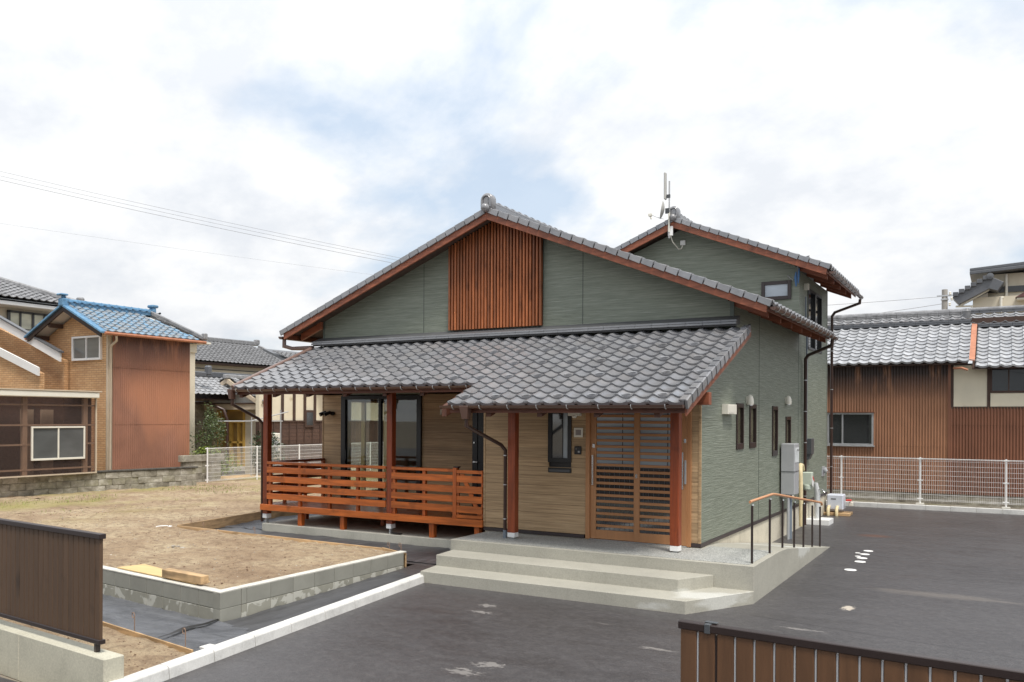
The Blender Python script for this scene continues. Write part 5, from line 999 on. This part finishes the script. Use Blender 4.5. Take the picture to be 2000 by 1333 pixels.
# ---- blue roofed house
bh=thing('blue_roof_house','orange brick house with worn blue tiled roof and red corrugated side','house',(-21.8,5.9,0))
part('gable_wall',MB().prism([(-23.45,4.39,.1),(-20.26,4.39,.1),(-20.26,4.39,5.0),(-21.8,4.39,5.72),(-23.45,4.39,4.98)],(0,.1,0)),'brick',bh); part('body',MB().prism([(-23.4,4.5,.1),(-20.3,4.5,.1),(-20.3,4.5,4.95),(-21.8,4.5,5.7),(-23.4,4.5,4.95)],(0,2.98,0)),'cream',bh)
for z0,z1 in ((.66,2.15),(2.13,3.95),(3.93,5.0)): corr_wall('corrugated_sheet',bh,'y',-20.27,4.55,7.50,z0,z1,'rust_left',face=1)
part('corner_post',MB().box(-20.30,-20.22,4.36,4.45,.1,4.98),'beige_wood',bh)
bw_=part('window',MB().box(-22.0,-21.94,4.31,4.40,4.18,4.95).box(-20.60,-20.54,4.31,4.40,4.18,4.95).box(-21.94,-20.60,4.31,4.40,4.89,4.95).box(-21.94,-20.60,4.31,4.40,4.18,4.25).box(-21.29,-21.25,4.32,4.40,4.25,4.89),'white_metal',bh,.004); part('pane',MB().box(-21.94,-20.60,4.36,4.37,4.25,4.89),opaque_glass('grey_window_glass',(.16,.16,.15),.12,.8),bw_)
bs=.47; bz=5.93; hr_=part('roof',MB().prism([(-23.72,3.92,bz-bs*1.92-.06),(-21.8,3.92,bz-.06),(-19.88,3.92,bz-bs*1.92-.06),(-19.88,3.92,bz-bs*1.92-.10),(-21.8,3.92,bz-.12),(-23.72,3.92,bz-bs*1.92-.10)],(0,3.2,0)),'white_wall',bh)
barges(hr_,-21.8,-23.72,-19.88,3.88,bz-.05,bs,.16,.05)
for q in hr_.children: q.data.materials[0]=MT['dark_brown']
for sgn in (1,-1):
    xe=-21.8+sgn*2.0; part('verge_cover',MB().prism([(-21.8,3.82,bz+.03),(xe,3.82,bz+.02-bs*2.0),(xe,3.82,bz-.045-bs*2.0),(-21.8,3.82,bz-.045)],(0,.22,0)),'blue',hr_,.01)
nrow=10; it3=slope_items((-19.80,4.02,bz-bs*2.0),(0,1,0),(-1,0,0),bs,15,nrow,w=.265,pitch=.235,c1=lambda r:int((3.62-.052*r*2.0)/.265),jit=.01)
place_tiles(hr_,it3,'tile_blue',.265,.275,300)
it4=slope_items((-23.80,7.4,bz-bs*2.0),(0,-1,0),(1,0,0),bs,13,nrow,w=.265); o_=MB()
for M,k in it4: o_.add([M@Vector(v) for v in tile_me('tile_blue','plain')[1].v],tile_me('tile_blue','plain')[1].f)
q_=put('tile_field',rawmesh(o_,'tile_field','tile_blue'),hr_); q_['kind']='stuff'
part('hip_end',MB().prism([(-21.8,7.05,bz+.02),(-19.84,7.72,bz-bs*2.0+.04),(-23.7,7.72,bz-bs*2.0+.04)],(0,0,-.10)),'tile_far',hr_); part('hip_ridge',MB().beam((-21.75,7.08,bz+.08),(-19.82,7.74,bz-bs*2.0+.10),.16,.13),'tile_far',hr_,.02)
part('hip_end_tile',MB().box(-19.92,-19.74,7.66,7.82,bz-bs*2.0+.06,bz-bs*2.0+.28),'tile_far',hr_,.03)
part('ridge_course',MB().box(-21.91,-21.69,3.95,7.15,bz-.02,bz+.11),'blue',hr_,.015); part('ridge_cap',MB().tube([(-21.8,3.95,bz+.13),(-21.8,7.15,bz+.13)],.07,8),'blue',hr_,0,40)
for y in np.arange(4.1,7.1,.28): part('ridge_band',MB().lathe((-21.8,y,bz+.13),[(.078,-.02),(.078,.02)],8,'y'),'blue',hr_,0,40)
part('ridge_ornament',MB().box(-21.93,-21.67,3.80,4.02,bz-.05,bz+.20).box(-21.86,-21.74,3.84,3.98,bz+.20,bz+.28).box(-21.95,-21.65,3.74,4.0,bz+.28,bz+.34),'blue',hr_,.03); part('ridge_ornament',MB().box(-21.92,-21.68,7.1,7.25,bz,bz+.26).box(-21.95,-21.65,7.05,7.32,bz+.26,bz+.36),'blue',hr_,.03)
part('gutter',MB().tube([(-19.78,3.95,bz-bs*2.02-.03),(-19.78,7.75,bz-bs*2.02-.03)],.05,8),'copper',bh,0,40); part('gutter',MB().tube([(-23.84,3.9,bz-bs*2.02-.03),(-23.84,7.4,bz-bs*2.02-.03)],.05,8),'copper',bh,0,40); part('rain_pipe',MB().tube([(-19.80,4.35,4.9),(-19.85,4.40,4.75),(-20.16,4.42,4.60),(-20.18,4.42,.7)],.035,8),'beige_wood',bh,0,50)
for x in (-23.35,-22.6): part('purlin_end',MB().box(x-.05,x+.05,3.94,4.39,bz-bs*abs(x+21.8)-.30,bz-bs*abs(x+21.8)-.17),'timber',bh)
# brick wing at far left
wg=thing('brick_wing','orange brick wing with white sloping barge boards at the left edge','house wing',(-24,4,0)); part('wall',MB().prism([(-29,3.4,.1),(-22.2,3.4,.1),(-22.2,3.4,3.75),(-29,3.4,5.9)],(0,.15,0)).prism([(-29,4.2,.1),(-22.2,4.2,.1),(-22.2,4.2,4.2),(-29,4.2,6.4)],(0,.15,0)),'brick',wg)
part('barge_board',MB().prism([(-29,3.28,6.15),(-22.10,3.28,3.92),(-22.10,3.28,3.66),(-29,3.28,5.89)],(0,.06,0)),'fascia_white',wg); part('barge_board',MB().prism([(-29,3.95,7.05),(-22.05,3.95,4.42),(-22.05,3.95,4.14),(-29,3.95,6.77)],(0,.06,0)),'fascia_white',wg)
part('roof_slope',MB().prism([(-29,3.9,7.12),(-22.0,3.9,4.47),(-22.0,3.9,4.42),(-29,3.9,7.06)],(0,.16,0)),'tile_dark',wg)
# ---- lean-to
lt=thing('lean_to','brown translucent corrugated lean-to with sliding window on the old block wall','lean-to',(-19.3,0,.7))
lx=lambda y:wx(y)-.06
LX=-19.22
corr_wall('corrugated_panel',lt,'y',LX,-6,1.60,.78,2.93,'polycarb',face=1,pitch=.032,amp=.004,holes=[(1.34,1.60,1.18,2.12)]); corr_wall('corrugated_panel',lt,'y',LX,1.60,3.28,.78,2.93,'polycarb',face=1,pitch=.032,amp=.004,holes=[(1.60,2.92,1.18,2.12)])
for y,w in ((-3.3,.08),(-1.5,.08),(.1,.08),(1.18,.09),(2.96,.09)): part('post',MB().box(LX-.12,LX-.03,y-w/2,y+w/2+.04,.75,2.93),'beige_wood',lt)
for z in (.93,1.62,2.16,2.72): part('girt',MB().box(LX-.08,LX-.02,-6,3.26,z-.022,z+.022),'beige_wood',lt)
part('gutter_fascia',MB().box(LX-.02,LX+.16,-6,3.30,2.94,3.11),'ivory',lt,.02); part('top_flashing',MB().box(-20.3,LX+.18,-6,3.36,3.115,3.15),'beige_wood',lt); part('edge_trim',MB().box(LX-.03,LX+.03,3.26,3.30,.76,2.94),'beige_wood',lt); part('base_rail',MB().box(LX-.10,LX+.04,-6,3.3,.745,.78),'beige_wood',lt)
part('inner_wall',MB().box(-20.8,-20.7,-6,3.3,.1,3.1).box(-20.7,-19.4,3.22,3.26,.1,3.1).box(-20.8,LX-.1,-6,3.3,.05,.12),'brown_board',lt)
for y in (-.6,.6,1.9,2.5): part('inner_board',MB().box(-20.69,-20.6,y,y+.35,.4,2.6),'beige_wood',lt)
MT['grey_glass']=opaque_glass('dusty_grey_glass',(.10,.105,.105),.15,.8)
lw_=part('sliding_window',MB().box(LX-.01,LX+.05,1.34,1.385,1.18,2.12).box(LX-.01,LX+.05,2.875,2.92,1.18,2.12).box(LX-.01,LX+.05,1.385,2.875,2.075,2.12).box(LX-.01,LX+.05,1.385,2.875,1.18,1.235).box(LX,LX+.04,2.10,2.14,1.235,2.075),'ivory',lt,.004); part('pane',MB().box(LX+.01,LX+.015,1.385,2.10,1.235,2.075),'grey_glass',lw_); part('pane',MB().box(LX+.02,LX+.025,2.14,2.875,1.235,2.075),'grey_glass',lw_)
# ---- small roofed entrance house behind (yellow door)
def far_tiles(root,o,ex,uh,sl,nc,nr,mat,w=.28,pitch=.25,**k):
    o_=MB()
    for M,kk in slope_items(o,ex,uh,sl,nc,nr,w=w,pitch=pitch,**k): me,mb=tile_me(mat,'plain',w,pitch+.04); o_.add([M@Vector(v) for v in mb.v],mb.f)
    q=put('tile_field',rawmesh(o_,'tile_field',mat),root); q['kind']='stuff'
yd=thing('yellow_door_house','old house with yellow lattice entrance door under small tiled roofs','house',(-25,14,0))
part('wall',MB().box(-28,-25.75,13.5,14,0,3.0).box(-24.05,-22.75,13.5,14,0,3.0).box(-25.75,-24.05,13.5,14,2.75,3.2),'cream',yd)
dr=part('entrance_door',MB().box(-25.75,-25.65,13.45,13.6,.3,2.75).box(-24.15,-24.05,13.45,13.6,.3,2.75).box(-25.65,-24.15,13.45,13.6,2.65,2.75).box(-25.65,-24.15,13.45,13.6,2.15,2.24).box(-24.98,-24.86,13.47,13.6,.3,2.2).box(-24.50,-24.42,13.47,13.6,.3,2.2).box(-25.65,-24.15,13.47,13.6,1.28,1.36),'yellow',yd); part('pane',MB().box(-25.65,-24.15,13.62,13.64,.3,2.65),'yellow_glass',dr)
part('door_lamp',MB().lathe((-25.05,13.3,2.55),[(.03,0),(.10,.05),(.08,.14),(.03,.18)],10),'grey_metal',yd,0,40)
pg=part('porch_gable',MB().prism([(-26.65,12.9,2.93),(-24.55,12.9,4.05),(-22.45,12.9,2.93),(-22.75,12.9,2.93),(-24.55,12.9,3.85),(-26.35,12.9,2.93)],(0,.12,0)),'beige_wood',yd); part('gable_fill',MB().prism([(-26.1,13.2,3.0),(-23.0,13.2,3.0),(-24.55,13.2,3.85)],(0,.1,0)),'white_wall',pg); part('porch_beam',MB().box(-26.2,-22.6,13.0,13.2,2.72,3.0),'beige_wood',pg); part('porch_soffit',MB().box(-26.3,-22.5,12.95,13.5,2.95,3.0),'timber',pg)
far_tiles(pg,(-26.75,14.9,2.98),(0,-1,0),(1,0,0),.53,7,9,'tile_far'); far_tiles(pg,(-22.35,12.95,2.98),(0,1,0),(-1,0,0),.53,1,9,'tile_far')
part('ridge',MB().beam((-24.55,12.8,4.12),(-24.55,16,4.12),.22,.18),'tile_far',pg,.03)
lo=part('lower_roof',MB().prism([(-24.4,9.6,3.15),(-26.2,9.6,3.95),(-26.2,9.6,3.9),(-24.4,9.6,3.1)],(0,5.2,0)),'timber',yd); far_tiles(lo,(-24.0,10.1,3.30),(0,1,0),(-1,0,0),.50,18,7,'tile_old'); 
part('ridge',MB().beam((-25.6,10.2,4.22),(-25.6,15.5,4.22),.24,.22),'tile_dark',lo,.03); part('ridge',MB().beam((-25.5,10.3,4.30),(-24.3,11.7,4.12),.22,.2),'tile_dark',lo,.03); part('ridge_ornament',MB().box(-25.8,-25.4,10.1,10.35,4.15,4.62),'tile_dark',lo,.05); part('ridge_ornament',MB().box(-24.4,-24.1,11.6,11.8,4.1,4.50),'tile_dark',lo,.05)
part('small_gable',MB().prism([(-25.3,9.75,3.55),(-24.6,9.75,3.98),(-23.8,9.75,3.45),(-23.9,9.75,3.35),(-24.6,9.75,3.8),(-25.2,9.75,3.45)],(0,.2,0)),'beige_wood',lo); part('red_gable',MB().prism([(-24.6,9.5,3.45),(-23.25,9.5,2.75),(-23.25,9.5,2.50),(-24.6,9.5,3.1)],(0,.2,0)),'maroon',lo)
part('side_wall',MB().box(-28,-26.0,9.8,13.5,0,3.2),'old_block',yd)
b=MB(); b.box(-22.0,-21.40,7.9,8.66,.1,4.72); b.box(-22.05,-21.36,7.85,8.70,4.72,5.05); cb_=thing('cream_annex','narrow cream rendered wall between the red corrugated side and the shrub','house wing',(-21.7,8.4,0)); part('wall',b,'cream',cb_); part('eave_gutter',MB().box(-22.2,-21.2,7.8,9.2,5.06,5.12),'ivory',cb_)
# cream house with grey roof in the distance
c3=thing('distant_cream_house','distant cream house with long grey tiled roof behind the small roofs','house',(-34,21,0)); part('wall',MB().box(-38,-33.0,16,26,0,5.35),'cream',c3); part('eave_board',MB().box(-33.0,-32.45,15.8,25.6,5.20,5.29),'timber',c3); part('wall_band',MB().box(-33.01,-32.97,16,26,4.95,5.0),'dark_brown',c3)
part('roof_body',MB().prism([(-32.5,15.6,5.30),(-35,17,6.60),(-35,24.2,6.60),(-32.5,25.4,5.30)],(0,0,-.05)),'tile_dark',c3); far_tiles(c3,(-32.35,15.6,5.33),(0,1,0),(-1,0,0),.53,35,11,'tile_far',c1=lambda r:35-int(r*.5)); part('ridge',MB().beam((-35.0,16,6.75),(-35.0,24.6,6.80),.25,.26),'tile_far',c3,.04); part('ridge_ornament',MB().box(-35.15,-34.85,24.4,24.7,6.75,7.05),'tile_far',c3,.05); part('hip_ridge',MB().beam((-34.9,24.6,6.65),(-32.5,25.7,5.38),.22,.18),'tile_far',c3,.03)
# timber framed house
tf=thing('timber_framed_house','old house wall with cream plaster over dark brown boards and slim posts','house',(-23,15.5,0)); part('plaster',MB().box(-22.7,-22.5,12.8,24,2.26,3.8),'cream2',tf); part('lower_core',MB().box(-22.7,-22.52,12.8,24,0,2.26),'timber',tf)
yv=[14.08,14.77,15.42,16.05,16.75,17.5,18.2]
for y in [13.4]+yv: part('timber_post',MB().box(-22.52,-22.44,y-.06,y+.06,2.24,3.8),'timber',tf)
for k in range(12):
    part('board',MB().box(-22.52,-22.485,12.8,20,.30+k*.16,.30+k*.16+.152),'brown_board',tf,.006)
for y in [13.3,13.6,14.05,14.5,14.95,15.4,15.9,16.4,16.9]: part('batten',MB().box(-22.485,-22.455,y-.02,y+.02,.30,2.22),'timber',tf)
part('sill_band',MB().box(-22.54,-22.44,12.8,20,2.21,2.27),'brown_board',tf); wv=part('small_window',MB().box(-22.5,-22.42,15.40,15.95,1.98,2.72),'timber',tf); part('pane',MB().box(-22.42,-22.415,15.48,15.87,2.06,2.62),'dark_glass',wv)
part('roof',MB().prism([(-21.7,15.9,4.10),(-25.5,15.9,5.55),(-25.5,15.9,5.45),(-21.7,15.9,4.0)],(0,8,0)),'tile_dark',tf); far_tiles(tf,(-21.6,15.9,4.15),(0,1,0),(-1,0,0),.38,30,14,'tile_far')
# cream two-storey house far left
c1_=thing('far_left_house','beige two-storey house with grey hip roof at the left edge','house',(-30,6,0)); part('wall',MB().box(-36,-28,-6,7.5,0,6.42),'cream',c1_); part('fascia',MB().box(-28.0,-27.1,-6.5,7.9,6.40,6.62),'fascia_white',c1_,.02)
cw_=part('window',MB().box(-27.97,-27.9,5.65,5.75,5.2,6.30).box(-27.97,-27.9,6.10,6.16,5.2,6.3).box(-27.97,-27.9,6.57,6.65,5.2,6.3).box(-27.97,-27.9,7.02,7.08,5.2,6.3).box(-27.97,-27.9,5.65,7.45,6.24,6.32).box(-27.97,-27.9,5.65,7.45,5.18,5.25).box(-27.97,-27.92,5.7,6.6,5.64,5.67),'dark_grey',c1_); part('pane',MB().box(-27.96,-27.95,5.75,7.45,5.25,6.24),'curtain_glass',cw_); part('vent',MB().box(-28,-27.93,5.35,5.5,5.75,5.95),'white_plastic',c1_)
part('roof_body',MB().prism([(-27.1,-6.5,6.60),(-31,-4,8.2),(-31,4.6,8.2),(-27.1,7.9,6.60)],(0,0,-.06)),'tile_dark',c1_); far_tiles(c1_,(-27.0,-3,6.66),(0,1,0),(-1,0,0),.41,41,16,'tile_far',c1=lambda r:41-int(r*.82+.5)); part('hip_ridge',MB().beam((-31,4.5,8.30),(-27.0,7.95,6.76),.22,.20),'tile_far',c1_,.05); part('ridge',MB().beam((-31,-4,8.35),(-31,4.6,8.35),.24,.26),'tile_far',c1_,.05); part('ridge_ornament',MB().box(-27.15,-26.9,7.8,8.05,6.78,7.0),'tile_far',c1_,.05)
# ---- plants, poles, rails beyond the left fence
def plant(name,label,cat,c,rx,ry,rz,n,ls,mat,nst=7,seed=1,gap=.0):
    r4=random.Random(seed); t=thing(name,label,cat,c); st=MB(); lf=MB()
    for k in range(nst):
        a=r4.uniform(0,6.28); q=r4.uniform(.2,.9); top=(c[0]+rx*q*math.cos(a),c[1]+ry*q*math.sin(a),c[2]+rz*r4.uniform(1.1,1.8)); mid=(c[0]+.45*rx*q*math.cos(a),c[1]+.45*ry*q*math.sin(a),c[2]+rz*.8); st.tube([(c[0]+.1*math.cos(a),c[1]+.1*math.sin(a),c[2]),mid,top],[.018,.012,.005],5)
    cl=[(r4.uniform(-1,1),r4.uniform(-1,1),r4.uniform(-1,1)) for _ in range(26)]
    for k in range(n):
        h=r4.choice(cl); p=Vector((h[0]+r4.gauss(0,.22),h[1]+r4.gauss(0,.22),h[2]+r4.gauss(0,.2)))
        if p.length>1.25: continue
        p=Vector((c[0]+p.x*rx,c[1]+p.y*ry,c[2]+rz+p.z*rz)); a=Vector((r4.gauss(0,1),r4.gauss(0,1),r4.gauss(0,.6))).normalized(); b_=a.orthogonal().normalized(); b_=Matrix.Rotation(r4.uniform(0,6),3,a)@b_; s_=ls*r4.uniform(.6,1.2)
        lf.add([p-a*s_,p+b_*s_*.45,p+a*s_,p-b_*s_*.45],[(0,1,2,3)])
    part('stem',st,'stem',t,0,50); me=bpy.data.meshes.new('foliage'); me.from_pydata(lf.v,[],lf.f); me.materials.append(MT[mat]); o=put('foliage',me,t); o['kind']='stuff'
plant('tall_shrub','tall loose green shrub between the red corrugated wall and white mesh fence','shrub',(-20.75,8.7,.2),.55,.55,1.25,2600,.055,'leaf',9,2)
plant('tall_shrub','sparse green shrub beside the dark curved pipe of the yellow door house','shrub',(-21.6,9.7,.2),.42,.5,1.15,1300,.055,'leaf',8,5)
plant('bush','rounded dark green bush in front of the yellow lattice door','bush',(-21.6,12.4,.2),.50,.65,.85,1900,.07,'leaf_dark',6,9)
plant('ground_shrub','low bright lime green growth at the foot of the tall shrub','shrub',(-20.2,8.6,.35),.45,1.1,.50,1800,.045,'leaf_lime',4,11)
rb=thing('rear_block_wall','short old block wall with pierced top course behind the white fence start','block wall',(-19.9,7.6,.1))
for k in range(4):
    for cI in range(4): part('block',MB().box(-19.75,-19.62,6.70+k*.40,7.095+k*.40,.1+cI*.2,.295+cI*.2),'old_block',rb,.008)
part('coping',MB().box(-19.8,-19.57,6.65,8.4,.90,1.12),'old_block',rb,.01)
cl_=thing('laundry_rail','galvanised laundry pole frame standing behind the white mesh fence','laundry rail',(-21,10.5,.2)); part('rail',MB().tube([(-20.6,9.0,2.25),(-20.6,12.2,2.25)],.022,8),'galv',cl_,0,40); part('rail',MB().tube([(-20.6,10.6,2.26),(-20.2,12.1,2.62)],.022,8),'galv',cl_,0,40)
for y in (10.6,12.1): part('post',MB().tube([(-20.6,y,.2),(-20.6,y,2.4 if y<11 else 2.7)],.025,8),'galv',cl_,0,40)
acu=thing('outdoor_unit','white air conditioner outdoor unit behind the round bush','air conditioner',(-21.9,13.1,.3)); part('case',MB().box(-22.2,-21.8,12.6,13.35,.7,1.75),'ivory',acu,.02); part('fan_grille',MB().lathe((-21.8,12.95,1.25),[(.26,0),(.26,.01),(.22,.012)],18,'x'),'grey_metal',acu,0,40)
for k in range(5): part('fin',MB().box(-21.79,-21.78,12.68,13.28,.85+k*.17,.87+k*.17),'grey_metal',acu)
struct('straw_bed',MB().box(-22.4,-19.25,6.6,22,-.12,.10),'straw')
dpz=thing('rain_pipe','dark curved rain pipe beside the yellow door house','pipe',(-25,12.2,0)); part('pipe',MB().tube([(-25.9,11.8,3.0),(-24.6,12.0,2.98),(-23.9,12.2,2.7),(-23.8,12.3,2.3),(-23.8,12.3,0)],.06,8),'brown_pipe',dpz,0,50)
# ---- house across the street (behind the camera, mirrored in the glass doors)
oh=thing('opposite_house','pale grey house across the street, mirrored in the deck and entrance glass','house',(2,-31,0)); part('wall',MB().box(-16,22,-36,-31,-.2,7.0),'grey_wall',oh)
for k in range(18): part('panel_joint',MB().box(-15+k*2.0,-14.97+k*2.0,-31.0,-30.99,2.0,7.0),'grey_metal',oh)
part('base_band',MB().box(-16,22,-31,-30.9,-.2,1.9),'dark_brown',oh)
for x in (-9,-2,6,13): 
    w_=part('window',MB().box(x,x+1.7,-31,-30.94,3.6,4.9),'dark_grey',oh); part('pane',MB().box(x+.08,x+1.62,-30.94,-30.93,3.68,4.82),'dark_glass',w_)
part('roof',MB().prism([(-17,-37,7.0),(-17,-30.4,7.0),(-17,-33.7,8.8)],(40,0,0)),'tile_dark',oh)
